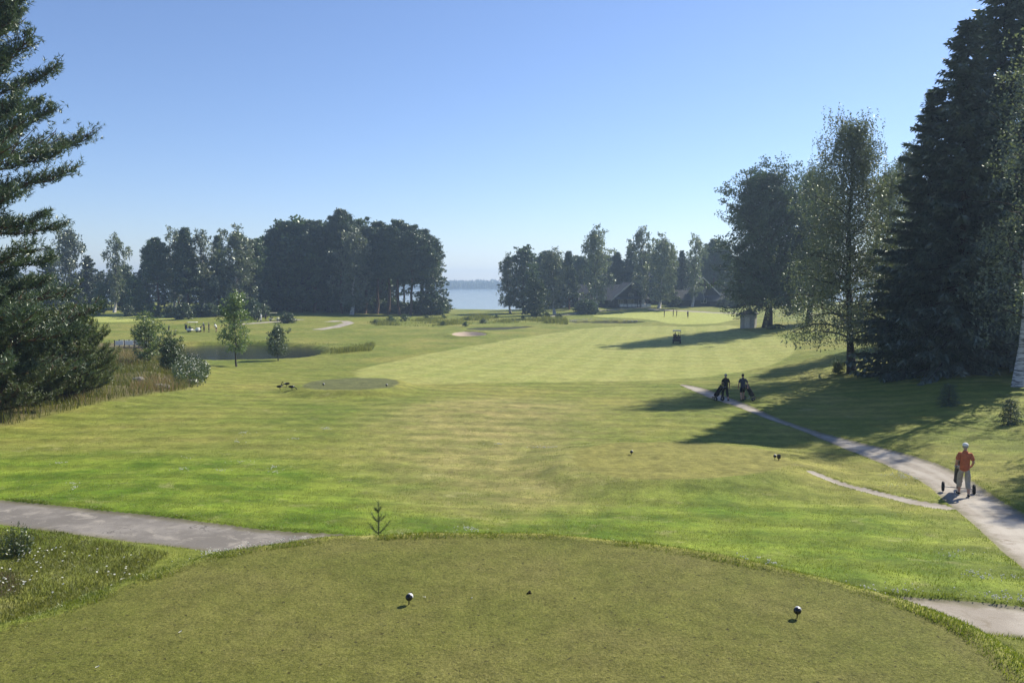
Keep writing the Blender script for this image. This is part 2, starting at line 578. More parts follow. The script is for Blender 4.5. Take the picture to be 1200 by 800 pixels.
def zground(x, y, S=None):
    sh = np.shape(x)
    x = np.asarray(x, float).ravel(); y = np.asarray(y, float).ravel()
    g = (lambda k: S[k]) if S is not None else (lambda k: sdf(POLY[k], x, y))
    z = zbase(x, y)
    st = g('tee')
    w = sstep(2.0, 0.0, st)
    z = z * (1 - w) + TEE_Z * w
    # a low rough rim along the edge of the teeing ground
    z = z + .025 * np.exp(-((st - .18) / .22) ** 2) * (1 + .6 * np.sin(x * 3.1 + y * 2.3))
    up = sstep(4.6, 1.4, y) * sstep(14, 9, np.abs(x))
    z = z * (1 - up) + 8.9 * up
    z = z + .34 * sstep(2.6, 0.0, g('tee2'))
    z = z + .40 * sstep(2.2, 0.0, g('tee3'))
    z = z + .5 * sstep(4.0, -6.0, g('meadow')) + .35 * sstep(0.5, -4.0, g('meadow')) * hmap(3, .5, 1.8, x, y) * .5
    w = sstep(1.6, -1.0, g('pond'))
    z = z * (1 - w) + (POND_Z - .7) * w
    w = sstep(.8, -.6, g('creek'))
    z = z * (1 - w) + (CREEK_Z - .6) * w
    w = sstep(1.2, -.6, g('ditch'))
    z = z - .35 * w
    ss = g('sand')
    z = z + .3 * np.exp(-((ss - .8) / 1.2) ** 2) - .55 * sstep(.3, -1.2, ss)
    for k in PATHS:
        z = z - .055 * sstep(.07, -.05, g(k))
    sl = g('lake')
    w = sstep(8.0, -8.0, sl)
    z = z * (1 - w) + (-2.0) * w
    return z.reshape(sh)

def gp(u, v):
    p = hit(u, v, zground)
    return np.array([p[0], p[1], float(zground(np.array([p[0]]), np.array([p[1]]))[0])])

def at_range(u, d):
    """ground point in the direction of photo column u at forward distance d"""
    x = (u - 600) / F_PX * d
    return np.array([x, d, float(zground(np.array([x]), np.array([d]))[0])])

# ------------------------------------------------------------------ the course material
def course_material():
    m, nt = new_mat('course_ground')
    N = NT(nt)
    P = N.pos()
    A = lambda k: N.n('ShaderNodeAttribute', attribute_name='sd_' + k).outputs['Fac']
    n_big = N.noise(P, .11, 4, .6)
    n_mid = N.noise(P, .55, 5, .6)
    n_sml = N.noise(P, 3.2, 5, .65)
    n_fin = N.noise(P, 26.0, 5, .7)
    n_vf = N.noise(P, 90.0, 3, .7)
    edge = N.math('SUBTRACT', n_sml, .5)
    edgef = N.math('SUBTRACT', n_fin, .5)
    def msk(k, w, amp, ampf=0.0, off=0.0):
        s = N.math('MULTIPLY_ADD', edge, amp, A(k))
        if ampf:
            s = N.math('MULTIPLY_ADD', edgef, ampf, s)
        return N.mapr(s, w + off, -w + off)
    # rough
    c = N.ramp(n_mid, [(.30, (.108, .138, .020)), (.5, (.170, .188, .034)), (.70, (.243, .236, .056))])
    c2 = N.ramp(n_big, [(.36, (.090, .135, .018)), (.52, (.178, .194, .040)), (.66, (.262, .236, .064))])
    c = N.mix(.55, c, c2)
    lush = N.mix(N.mapr(n_mid, .32, .68), (.080, .140, .010), (.172, .220, .026))
    c = N.mix(N.mapr(N.math('MULTIPLY_ADD', edge, 3.0, A('lush')), 2.5, -2.0), c, lush)
    dry = N.mix(N.mapr(n_mid, .32, .68), (.180, .178, .055), (.315, .265, .105))
    c = N.mix(N.math('MULTIPLY', N.mapr(N.math('MULTIPLY_ADD', edge, 5.0, A('dry')), 3.0, -4.0), .7), c, dry)
    # faint curved mower tracks in the rough
    sp0 = N.n('ShaderNodeSeparateXYZ'); N.l(P, sp0.inputs[0])
    ring = N.math('SQRT', N.math('ADD', N.math('POWER', N.math('ADD', sp0.outputs[0], 6.0), 2.0), N.math('POWER', N.math('ADD', sp0.outputs[1], 34.0), 2.0)))
    ring = N.math('MULTIPLY_ADD', n_mid, 1.1, ring)
    rb_ = N.mapr(N.math('SINE', N.math('MULTIPLY', ring, 2 * math.pi / 2.1)), -.5, .5, .90, 1.10)
    rc = N.n('ShaderNodeCombineColor'); [N.l(rb_, rc.inputs[q]) for q in range(3)]
    c = N.mix(1.0, c, rc.outputs[0], 'MULTIPLY')
    # pale clippings and thin spots
    c = N.mix(N.math('MULTIPLY', N.mapr(N.noise(P, .9, 6, .72, .4), .56, .70), .45), c, (.31, .29, .13))
    # meadow soil and litter
    c = N.mix(N.mapr(A('meadow'), .4, -1.2), c, N.mix(n_mid, (.085, .095, .035), (.20, .15, .085)))
    # fairway with mowing bands
    sep = N.n('ShaderNodeSeparateXYZ'); N.l(P, sep.inputs[0])
    def band(ax, ay, wl):
        s = N.math('ADD', N.math('MULTIPLY', sep.outputs[0], ax), N.math('MULTIPLY', sep.outputs[1], ay))
        return N.math('SINE', N.math('MULTIPLY', s, 2 * math.pi / wl))
    b1 = N.mapr(band(.97, -.22, 3.6), -.25, .25)
    b2 = N.mapr(band(.62, .78, 4.2), -.3, .3)
    bb = N.math('MULTIPLY_ADD', b1, .55, N.math('MULTIPLY', b2, .45))
    fw = N.mix(bb, (.222, .252, .060), (.300, .316, .096))
    fw = N.mix(N.mapr(n_mid, .35, .7), fw, N.mix(n_sml, (.235, .250, .060), (.310, .305, .088)))
    fw = N.mix(N.math('MULTIPLY', N.mapr(n_big, .45, .7), .4), fw, (.33, .305, .100))
    c = N.mix(msk('fair', .35, .8), c, fw)
    gr = N.mix(n_sml, (.30, .335, .080), (.36, .375, .105))
    c = N.mix(msk('green', .4, .4), c, gr)
    c = N.mix(msk('green2', .5, .4), c, gr)
    # teeing grounds
    t0 = N.ramp(N.noise(P, 12.0, 5, .72), [(.32, (.082, .090, .016)), (.5, (.134, .138, .030)), (.68, (.195, .186, .054))])
    t1 = N.ramp(n_mid, [(.33, (.108, .128, .022)), (.5, (.140, .142, .034)), (.67, (.178, .160, .054))])
    tc = N.mix(.45, t0, t1)
    tc = N.mix(N.mapr(N.noise(P, 9.0, 3, .6), .60, .67, 0, .5), tc, (.050, .055, .014))
    c = N.mix(msk('tee', .05, .34, .18), c, tc)
    c = N.mix(msk('tee2', .12, .5), c, N.mix(n_sml, (.165, .172, .034), (.235, .210, .062)))
    c = N.mix(msk('tee3', .15, .3), c, N.mix(n_sml, (.098, .112, .040), (.130, .134, .054)))
    # fine grain of blades, worm casts and thatch
    gfine = N.mapr(n_fin, .32, .68, .58, 1.40, smooth=False)
    gvf = N.mapr(n_vf, .32, .68, .74, 1.26, smooth=False)
    n_str = N.noise(P, 1.25, 4, .65, .6)
    kt = N.mapr(A('tee'), -.3, .3, .35, 1.0)
    gvf = N.math('MULTIPLY', gvf, N.math('MULTIPLY_ADD', N.mapr(n_str, .34, .66, -.20, .20, smooth=False), kt, 1.0))
    gvf = N.math('MULTIPLY', gvf, N.mapr(n_sml, .34, .66, .84, 1.16, smooth=False))
    k = N.math('MULTIPLY', gfine, gvf)
    cc = N.n('ShaderNodeCombineColor'); [N.l(k, cc.inputs[i]) for i in range(3)]
    c = N.mix(1.0, c, cc.outputs[0], 'MULTIPLY')
    specks = N.mapr(N.noise(P, 14.0, 2, .5),   .645, .70)
    c = N.mix(N.math('MULTIPLY', specks, N.mapr(A('tee'), 0.1, -.3, 0, .8)), c, (.028, .024, .012))
    c = N.mix(msk('mud', .15, .6, .2), c, N.mix(n_fin, (.05, .034, .024), (.10, .072, .05)))
    # paths
    vor = N.n('ShaderNodeTexVoronoi', feature='DISTANCE_TO_EDGE')
    vor.inputs['Scale'].default_value = .75
    wob = N.n('ShaderNodeVectorMath', operation='ADD')
    nz = N.n('ShaderNodeTexNoise'); N.l(P, nz.inputs['Vector']); nz.inputs['Scale'].default_value = 2.2; nz.inputs['Detail'].default_value = 4
    N.l(P, wob.inputs[0]); N.l(nz.outputs['Color'], wob.inputs[1])
    N.l(wob.outputs[0], vor.inputs['Vector'])
    crack = N.mapr(vor.outputs['Distance'], .004, .016, 1, 0)
    crack = N.math('MULTIPLY', crack, N.mapr(n_mid, .45, .6))
    asph = N.mix(N.mapr(n_mid, .40, .60), (.165, .150, .134), (.245, .224, .202))
    asph = N.mix(N.mapr(N.noise(P, 1.6, 5, .7, .8), .5, .68), asph, (.30, .272, .236))
    asph = N.mix(N.math('MULTIPLY', crack, .75), asph, (.05, .048, .040))
    speck = N.mapr(n_vf, .3, .7, .72, 1.28, smooth=False)
    cs = N.n('ShaderNodeCombineColor'); [N.l(speck, cs.inputs[q]) for q in range(3)]
    asph = N.mix(1.0, asph, cs.outputs[0], 'MULTIPLY')
    grav = N.mix(N.mapr(n_mid, .38, .62), (.29, .255, .215), (.39, .352, .306))
    grav = N.mix(N.mapr(N.noise(P, 1.9, 5, .7, .8), .52, .68), grav, (.235, .20, .155))
    grav = N.mix(1.0, grav, cs.outputs[0], 'MULTIPLY')
    trk = N.math('ABSOLUTE', N.math('ADD', A('path_right'), .62))
    grav = N.mix(N.mapr(trk, .22, .05, 0, .35), grav, (.46, .425, .37))
    def worn(col, k):
        e = N.math('MULTIPLY_ADD', edge, .5, A(k))
        return N.mix(N.mapr(e, -.34, -.02, 0, .7), col, (.125, .115, .055))
    hard = None
    for kk, colr, wdt, amp in (('path_left', asph, .02, .10), ('path_corner', grav, .02, .12), ('path_right', grav, .04, .22), ('path_side', grav, .05, .2), ('path_far', grav, .3, .4), ('path_far2', grav, .3, .4), ('path_green', grav, .3, .4)):
        mk = msk(kk, wdt, amp, .08)
        c = N.mix(mk, c, worn(colr, kk) if kk in ('path_left', 'path_corner', 'path_right') else colr)
        hard = mk if hard is None else N.math('MAXIMUM', hard, mk)
    sand = N.mix(n_sml, (.34, .265, .205), (.42, .335, .265))
    c = N.mix(msk('sand', .12, .5), c, sand)
    # wet dark banks
    c = N.mix(N.mapr(A('pond'), .5, -.1), c, (.060, .066, .028))
    c = N.mix(N.mapr(A('creek'), .6, .1), c, (.05, .05, .028))
    c = N.mix(N.mapr(A('ditch'), .6, .1), c, (.05, .055, .028))
    c = N.mix(N.mapr(A('lake'), 3.0, 0.0), c, (.16, .13, .09))
    b = N.n('ShaderNodeBsdfPrincipled')
    N.l(c, b.inputs['Base Color'])
    b.inputs['Roughness'].default_value = .85
    b.inputs['Specular IOR Level'].default_value = .12
    bp = N.n('ShaderNodeBump')
    bp.inputs['Distance'].default_value = .05
    hgt = N.math('MULTIPLY_ADD', n_sml, 1.0, N.math('MULTIPLY', n_fin, .5))
    N.l(hgt, bp.inputs['Height'])
    N.l(N.mapr(hard, 0, 1, .75, .12), bp.inputs['Strength'])
    N.l(bp.outputs[0], b.inputs['Normal'])
    N.out(b.outputs[0])
    return m
M['course'] = course_material()
ATTR = ['tee', 'tee2', 'tee3', 'fair', 'green', 'green2', 'pond', 'creek', 'ditch', 'sand', 'meadow', 'dry', 'lush', 'mud', 'lake'] + PATHS

def set_attrs(me, S, idx=None):
    for k in ATTR:
        a = me.attributes.new('sd_' + k, 'FLOAT', 'POINT')
        d = S[k] if idx is None else S[k][idx]
        a.data.foreach_set('value', d.astype(np.float32))

def build_ground():
    NC, = (860,)
    ang = np.radians(np.linspace(-62, 62, NC))
    rng = np.concatenate([np.linspace(.6, 4.0, 14)[:-1], np.exp(np.linspace(math.log(4.0), math.log(420.0), 760)), np.exp(np.linspace(math.log(430), math.log(2950), 40))])
    NR = len(rng)
    A, Rr = np.meshgrid(ang, rng)
    y0 = -2.0
    X = (np.sin(A) * Rr).ravel(); Y = (np.cos(A) * Rr + y0).ravel()
    S = {k: sdf(POLY[k], X, Y) for k in ATTR}
    Z = zground(X, Y, S)
    rough = np.clip(S['tee'] * 2, 0, 1) * np.clip(1 - S['fair'] * -1, 0, 1)
    for k in PATHS:
        rough = rough * np.clip(S[k] * 4, 0, 1)
    Z = Z + rough * .018 * hmap(4, 2.0, 9.0, X, Y)
    V = np.stack([X, Y, Z], 1)
    i = np.arange(NR - 1)[:, None] * NC + np.arange(NC - 1)[None, :]
    F = np.stack([i, i + 1, i + NC + 1, i + NC], -1).reshape(-1, 4)[:, ::-1]
    ctr = {k: S[k][F].mean(1) for k in ATTR}
    zone = np.zeros(len(F), int)
    names = {0: 'ground', 1: 'fairway', 2: 'green', 3: 'tee', 4: 'sand', 5: 'path'}
    zone[ctr['fair'] < 0] = 1
    zone[(ctr['green'] < 0) | (ctr['green2'] < 0)] = 2
    zone[(ctr['tee'] < 0) | (ctr['tee2'] < 0) | (ctr['tee3'] < 0)] = 3
    zone[ctr['sand'] < 0] = 4
    for k in PATHS:
        zone[ctr[k] < 0] = 5
    # vertex normals of the whole sheet, so the pieces meet without a seam
    fn = np.cross(V[F[:, 2]] - V[F[:, 0]], V[F[:, 3]] - V[F[:, 1]])
    vn = np.zeros_like(V)
    for k in range(4):
        np.add.at(vn, F[:, k], fn)
    vn /= np.linalg.norm(vn, axis=1)[:, None] + 1e-12
    vn *= np.sign(vn[:, 2:3] + 1e-9)
    for zi, nm in names.items():
        sel = F[zone == zi]
        if len(sel) == 0:
            continue
        used, inv = np.unique(sel, return_inverse=True)
        g = Geo()
        fl = inv.reshape(-1, 4)
        if fn[0, 2] < 0:
            fl = fl[:, ::-1]
        g.add(V[used], fl)
        o = g.build(nm, M['course'], smooth=True)
        set_attrs(o.data, S, used)
        o.data.normals_split_custom_set_from_vertices(vn[used].astype(np.float32))
        tag(o, kind='structure')
build_ground()

# ------------------------------------------------------------------ water
def mat_water(name, base, rough, bscale, bstr, stretch):
    m, nt = new_mat(name)
    N = NT(nt)
    mp = N.n('ShaderNodeMapping')
    mp.inputs['Scale'].default_value = stretch
    N.l(N.pos(), mp.inputs[0])
    bp = N.n('ShaderNodeBump')
    bp.inputs['Strength'].default_value = bstr
    bp.inputs['Distance'].default_value = .1
    N.l(N.noise(mp.outputs[0], bscale, 4, .6), bp.inputs['Height'])
    b = N.n('ShaderNodeBsdfPrincipled')
    b.inputs['Base Color'].default_value = (*base, 1)
    b.inputs['Roughness'].default_value = rough
    b.inputs['IOR'].default_value = 1.33
    N.l(bp.outputs[0], b.inputs['Normal'])
    N.out(b.outputs[0])
    return m
M['pond_water'] = mat_water('pond_water', (.020, .024, .020), .06, 1.6, .35, (1, 1, 1))
M['lake_water'] = mat_water('lake_water', (.03, .045, .06), .12, .06, .25, (.5, 1.4, 1))
def sheet(name, poly, z, m, grow):
    P = np.asarray(poly)
    c = P.mean(0)
    d = P - c
    P = c + d * (1 + grow / np.linalg.norm(d, axis=1)[:, None])
    n = len(P)
    g = Geo()
    V = [(p[0], p[1], z) for p in P] + [(c[0], c[1], z)]
    g.add(V, [(i, (i + 1) % n, n) for i in range(n)])
    o = g.build(name, m)
    me = o.data
    if me.polygons[0].normal.z < 0:
        me.flip_normals()
    return tag(o, kind='structure')
sheet('pond_water', POLY['pond'], POND_Z, M['pond_water'], 1.8)
sheet('creek_water', POLY['creek'], CREEK_Z, M['pond_water'], .5)
g = Geo()
g.add([(-2500, 270, 0), (2500, 270, 0), (2500, 2800, 0), (-2500, 2800, 0)], [(0, 1, 2, 3)])
tag(g.build('lake_water', M['lake_water']), kind='structure')

# ------------------------------------------------------------------ far shore
def far_shore():
    rs = np.random.default_rng(3)
    xs = np.linspace(-1500, 1500, 160); ys = np.linspace(1780, 2600, 40)
    X, Y = np.meshgrid(xs, ys)
    k = np.clip((Y - 1780 - 40 * np.sin(X * .006)) / 300, -.2, 1)
    Z = -2 + 10 * np.sign(k) * np.abs(k) ** .6 + 3 * np.sin(X * .011 + 1) * np.clip(k, 0, 1)
    V = np.stack([X, Y, Z], -1).reshape(-1, 3)
    i = np.arange(39)[:, None] * 160 + np.arange(159)[None, :]
    F = np.stack([i, i + 1, i + 161, i + 160], -1).reshape(-1, 4)
    g = Geo(); g.add(V, F)
    tag(g.build('hills', mat_plain('far_soil', (.04, .06, .03), .9), smooth=True), kind='structure')
    g = Geo()
    n = 3600
    x = rs.uniform(-1000, 900, n); y = 1790 + 40 * np.sin(x * .006) + rs.uniform(0, 1, n) ** 2 * 420
    kk = np.clip((y - 1780 - 40 * np.sin(x * .006)) / 300, 0, 1)
    z = -2 + 10 * kk ** .6 + 3 * np.sin(x * .011 + 1) * kk
    for j in range(n):
        h = rs.uniform(10, 19); r = rs.uniform(2.5, 5)
        kx = rs.uniform(0, 6.28)
        a = kx + np.arange(6) / 6 * 6.283
        rr = r * rs.uniform(.7, 1.2, 6)
        r2 = r * rs.uniform(.5, .9, 6)
        V = [(x[j] + rr[q] * math.cos(a[q]), y[j] + rr[q] * math.sin(a[q]), z[j] + h * .1) for q in range(6)]
        V += [(x[j] + r2[q] * math.cos(a[q]), y[j] + r2[q] * math.sin(a[q]), z[j] + h * rs.uniform(.5, .72)) for q in range(6)]
        V += [(x[j], y[j], z[j] + h)]
        g.add(V, [(q, (q + 1) % 6, 6 + (q + 1) % 6, 6 + q) for q in range(6)])
        g.f.append(np.array([(6 + q, 6 + (q + 1) % 6, 12) for q in range(6)]) + g.n - 13)
        g.m.append(np.zeros(6, dtype=np.int32))
    tag(g.build('far_forest', M['dark_leaf']), 'forest along the far shore of the lake', 'forest', kind='stuff')
far_shore()

# ------------------------------------------------------------------ trees
def unit(v):
    return v / (np.linalg.norm(v, axis=-1, keepdims=True) + 1e-12)

def leaf_quads(g, C, A, la, lb, rs, flat=None, mi=0):
    """rhombic leaves at C, long axis A"""
    n = len(C)
    rnd = unit(rs.normal(size=(n, 3)))
    if flat is not None:
        rnd = unit(rnd * (1 - flat) + np.array([0, 0, 1.0]) * flat)
    B = unit(np.cross(A, rnd))
    la = np.broadcast_to(la, (n,))[:, None]; lb = np.broadcast_to(lb, (n,))[:, None]
    V = np.stack([C - A * la, C + B * lb, C + A * la, C - B * lb], 1).reshape(-1, 3)
    F = np.arange(n * 4).reshape(n, 4)
    g.add(V, F, mi)

def bend(p0, d, L, sag, n=5, wob=0.0, rs=None):
    t = np.linspace(0, 1, n)[:, None]
    P = p0 + d * L * t + np.array([0, 0, 1.0]) * sag * L * t ** 2
    if wob and rs is not None:
        P[1:] += rs.normal(size=(n - 1, 3)) * wob * L * t[1:]
    return P

def trunk_path(H, lean, rs, n=9, wob=.008):
    t = np.linspace(0, 1, n)
    return np.stack([lean[0] * H * t + np.cumsum(rs.normal(size=n)) * wob * H * (t > 0), lean[1] * H * t + np.cumsum(rs.normal(size=n)) * wob * H * (t > 0), H * t], 1)

def on_path(P, f):
    t = np.linspace(0, 1, len(P))
    return np.array([np.interp(f, t, P[:, k]) for k in range(3)])

def env_round(f): return max(.22, math.sin(math.pi * (.16 + .80 * f) ** .85))
def env_tall(f): return max(.16, (math.sin(math.pi * min(1, .2 + .75 * f)) ** .7))
def env_pear(f): return max(.14, (1 - f) ** .6 * min(1, .55 + 1.6 * f))
def env_top(f): return max(.2, min(1, .35 + .9 * f) * (1 - max(0, f - .72) / .30) ** .7 if f < .99 else .2)

def tree_broad(seed, H, Rc, cb, nb, per, nl, leaf, env, up=(15, 60), sag=-.1, strand=0, cl=.20, lean=(0, 0), r0=None, stems=1, gap=0.0):
    """trunk and limbs in one Geo, leaves in another"""
    rs = np.random.default_rng(seed)
    T, L = Geo(), Geo()
    r0 = r0 or H * .016
    C, S = [], []
    for s in range(stems):
        le = lean if stems == 1 else (lean[0] + .12 * math.cos(s * 2.4 + seed), lean[1] + .12 * math.sin(s * 2.4 + seed))
        tp = trunk_path(H * (.97 if s == 0 else rs.uniform(.75, .95)), le, rs)
        tt = np.linspace(0, 1, len(tp))
        tr = r0 * (1 - tt) ** .8 + r0 * .10
        tr[0] *= 1.45
        T.tube(tp, tr / (stems ** .5), 9)
        for i in range(nb // stems):
            f = (i + rs.uniform(0, 1)) / (nb // stems)
            hf = cb + (.985 - cb) * f
            az = i * 2.39996 + rs.uniform(-.5, .5) + s
            el = R(up[0] + (up[1] - up[0]) * f + rs.uniform(-12, 12))
            d = np.array([math.cos(az) * math.cos(el), math.sin(az) * math.cos(el), math.sin(el)])
            ln = Rc * env(f) * rs.uniform(.72, 1.12) / max(.35, math.cos(el) ** .6)
            p0 = on_path(tp, hf)
            P = bend(p0, d, ln, sag, 6, .03, rs)
            rb = max(.012 * H / 20, r0 * .42 * (1 - hf) ** .7 + .004 * H * .1)
            T.tube(P, rb * np.linspace(1, .2, 6), 5, cap=False, mi=1)
            for q in range(per):
                tq = .25 + .75 * ((q + rs.uniform(0, 1)) / per)
                pc = on_path(P, tq) + rs.normal(size=3) * np.array([1, 1, .8]) * ln * .16
                if rs.uniform() < gap:
                    continue
                C.append(pc); S.append(Rc * cl * rs.uniform(.6, 1.25) * (1.1 - .35 * tq))
                if q % 2 == 0 and per > 3:
                    T.tube(np.stack([on_path(P, tq * .85), (on_path(P, tq * .85) + pc) / 2 + rs.normal(size=3) * .05 * ln, pc]), rb * .3, 3, cap=False, mi=1)
    C = np.array(C); S = np.array(S)
    n = len(C)
    idx = np.repeat(np.arange(n), nl)
    off = unit(rs.normal(size=(n * nl, 3))) * (rs.uniform(0, 1, n * nl) ** .45)[:, None]
    pts = C[idx] + off * S[idx][:, None] * np.array([1.15, 1.15, .85])
    ax = unit(rs.normal(size=(n * nl, 3)) + np.array([0, 0, -.5]))
    sz = leaf * rs.uniform(.6, 1.35, n * nl)
    leaf_quads(L, pts, ax, sz, sz * .62, rs, flat=.25)
    if strand:
        m_ = n * strand
        idx = np.repeat(np.arange(n), strand)
        st = C[idx] + rs.normal(size=(m_, 3)) * S[idx][:, None] * .6
        ln = rs.uniform(.35, 1.0, m_) * H * .085
        k = 9
        tt = np.tile(np.linspace(0, 1, k), m_)
        ii = np.repeat(np.arange(m_), k)
        sway = rs.normal(size=(m_, 2)) * .12
        pts = st[ii] + np.stack([sway[ii, 0] * tt * ln[ii], sway[ii, 1] * tt * ln[ii], -tt * ln[ii]], 1) + rs.normal(size=(m_ * k, 3)) * leaf * .5
        pts = pts[pts[:, 2] > .10 * H]
        ax = unit(rs.normal(size=(len(pts), 3)) * .7 + np.array([0, 0, -1.0]))
        sz = leaf * rs.uniform(.6, 1.2, len(pts))
        leaf_quads(L, pts, ax, sz, sz * .55, rs)
    return T, L

def tree_spruce(seed, H, Rc, cb, whorl, nbr, step, spray, wid, dens=2, droop=.34, upper=.78):
    rs = np.random.default_rng(seed)
    T, L = Geo(), Geo()
    tp = trunk_path(H, (0, 0), rs, 9, .002)
    r0 = H * .0135
    T.tube(tp, r0 * (1 - np.linspace(0, 1, 9)) ** .9 + .012, 8)
    h = cb * H
    P_, A_ = [], []
    i = 0
    while h < H * .985:
        f = h / H
        n = max(3, int(round(nbr * (1 - .35 * f) + rs.uniform(-1, 1))))
        for b in range(n):
            az = i * .7 + b * 6.283 / n + rs.uniform(-.35, .35)
            ln = Rc * max(.0, (1 - f) ** upper) * (rs.uniform(.45, .95) if b % 3 else rs.uniform(.9, 1.35)) + .18
            el = R(-18 + 48 * f + rs.uniform(-8, 8))
            d = np.array([math.cos(az) * math.cos(el), math.sin(az) * math.cos(el), math.sin(el)])
            p0 = on_path(tp, min(.99, max(.01, f + rs.uniform(-.45, .45) * whorl / H)))
            t = np.linspace(0, 1, 6)[:, None]
            P = p0 + d * ln * t + np.array([0, 0, 1.0]) * ln * droop * (-t ** 1.2 * .9 + .75 * t ** 2.6)
            T.tube(P, (.008 + .010 * ln) * np.linspace(1, .2, 6), 4, cap=False)
            k = max(3, int(ln / step))
            side = np.cross(d, [0, 0, 1.0]); side /= np.linalg.norm(side) + 1e-9
            for q in range(k):
                tq = .10 + .9 * (q + rs.uniform(0, 1)) / k
                pc = on_path(P, tq)
                tw = (.22 + .42 * ln * .32 * (1 - tq) + .1) * rs.uniform(.7, 1.2)
                for s in (-1, 1):
                    dv = d * .75 + side * s * rs.uniform(.5, 1.0) + np.array([0, 0, -.35 - .4 * rs.uniform()]) * (1 - f * .6)
                    dv /= np.linalg.norm(dv)
                    for w in range(dens):
                        P_.append(pc + dv * tw * (w + .5) / dens + rs.normal(size=3) * .03)
                        A_.append(dv + rs.normal(size=3) * .18)
            P_.append(P[-1]); A_.append(d + np.array([0, 0, .3]))
        h += whorl * rs.uniform(.75, 1.25) * (1 - .45 * f)
        i += 1
    P_ = np.array(P_); A_ = unit(np.array(A_))
    n = len(P_)
    la = spray * rs.uniform(.6, 1.25, n)
    leaf_quads(L, P_, A_, la, wid * rs.uniform(.7, 1.3, n), rs, flat=.45)
    P2 = P_ + rs.normal(size=(n, 3)) * .06 + np.array([0, 0, -spray * .35])
    leaf_quads(L, P2, unit(A_ + np.array([0, 0, -.9])), la * .8, wid * .8, rs)
    return T, L

def needle_tufts(g, C, D, ln, K, rs, wid):
    n = len(C)
    ii = np.repeat(np.arange(n), K)
    side = unit(rs.normal(size=(n * K, 3)))
    side = unit(side - D[ii] * (side * D[ii]).sum(1, keepdims=True))
    dv = unit(D[ii] * rs.uniform(.35, 1.1, (n * K, 1)) + side * .8)
    base = C[ii] + D[ii] * (rs.uniform(-1, .6, (n * K, 1)) * ln)
    w = unit(np.cross(dv, rs.normal(size=(n * K, 3)))) * wid
    tip = base + dv * (ln * rs.uniform(.7, 1.2, (n * K, 1)))
    V = np.stack([base - w, base + w, tip], 1).reshape(-1, 3)
    g.add(V, np.arange(n * K * 3).reshape(-1, 3))

def tree_pine(seed, H, Rc, cb, whorl, nbr, sub, tuft, K, wid, env, needle=True, nl=10, leaf=.3, up=(-8, 45), sag=.12, shoots=5, vary=0.0):
    rs = np.random.default_rng(seed)
    T, L = Geo(), Geo()
    tp = trunk_path(H, (0, 0), rs, 10, .005)
    r0 = H * .0145
    T.tube(tp, r0 * (1 - np.linspace(0, 1, 10)) ** .8 + .02, 9)
    C, D = [], []
    h = cb * H
    i = 0
    while h < .98 * H:
        f = (h / H - cb) / (1 - cb)
        n = max(2, int(round(nbr + rs.uniform(-1.4, 1.4))))
        for b in range(n):
            az = i * 1.1 + b * 6.283 / n + rs.uniform(-.45, .45)
            el = R(up[0] + (up[1] - up[0]) * f + rs.uniform(-10, 10))
            d = np.array([math.cos(az) * math.cos(el), math.sin(az) * math.cos(el), math.sin(el)])
            ln = Rc * env(f) * rs.uniform(.6 - .3 * vary, 1.1 + .35 * vary)
            P = bend(on_path(tp, min(.99, max(.03, (h + (vary > 0) * rs.uniform(-.6, .6) * whorl) / H))), d, ln, sag + vary * rs.uniform(-.35, .25), 7, .02 + .02 * vary, rs)
            T.tube(P, (.012 + .013 * ln) * np.linspace(1, .25, 7), 5, cap=False)
            ns = max(3, int(sub * ln / Rc * 1.4))
            side0 = np.cross(d, [0, 0, 1.0]); side0 /= np.linalg.norm(side0) + 1e-9
            for q in range(ns):
                tq = .28 + .72 * (q + rs.uniform(0, 1)) / ns
                s = 1 if q % 2 else -1
                dv = d * .8 + side0 * s * rs.uniform(.3, .9) + np.array([0, 0, rs.uniform(-.05, .55)])
                dv /= np.linalg.norm(dv)
                p0 = on_path(P, tq)
                sl = ln * .34 * rs.uniform(.5, 1.1) * (1.15 - tq * .6)
                SP = bend(p0, dv, sl, .2, 4)
                T.tube(SP, (.006 + .006 * ln) * np.linspace(1, .3, 4), 3, cap=False)
                m_ = shoots
                for w in range(m_):
                    tw = .25 + .75 * (w + rs.uniform(0, 1)) / m_
                    C.append(on_path(SP, tw) + rs.normal(size=3) * np.array([1, 1, .55 + vary]) * sl * .16)
                    D.append(dv * .7 + rs.normal(size=3) * .45 + np.array([0, 0, .45]))
        h += whorl * rs.uniform(.7, 1.3)
        i += 1
    C = np.array(C); D = unit(np.array(D))
    if needle:
        needle_tufts(L, C, D, tuft, K, rs, wid)
    else:
        n = len(C)
        idx = np.repeat(np.arange(n), nl)
        pts = C[idx] + rs.normal(size=(n * nl, 3)) * np.array([1, 1, .6]) * tuft
        ax = unit(D[idx] + rs.normal(size=(n * nl, 3)) * .8)
        sz = leaf * rs.uniform(.6, 1.3, n * nl)
        leaf_quads(L, pts, ax, sz, sz * .4, rs)
    return T, L

PROTO = {}
def proto(key, TL, bark, leafm):
    T, L = TL
    PROTO[key] = (T.mesh(key + '_trunk', [M[bark], M['bark']], True), L.mesh(key + '_crown', M[leafm], False))

# prototypes are one unit of their own height in metres; copies are scaled
SIZE = {}
def P_(key, H, TL, bark, leafm):
    SIZE[key] = float(max(np.percentile(np.concatenate(TL[1].v)[:, 2], 99.9), np.concatenate(TL[0].v)[:, 2].max() * .97))
    proto(key, TL, bark, leafm)

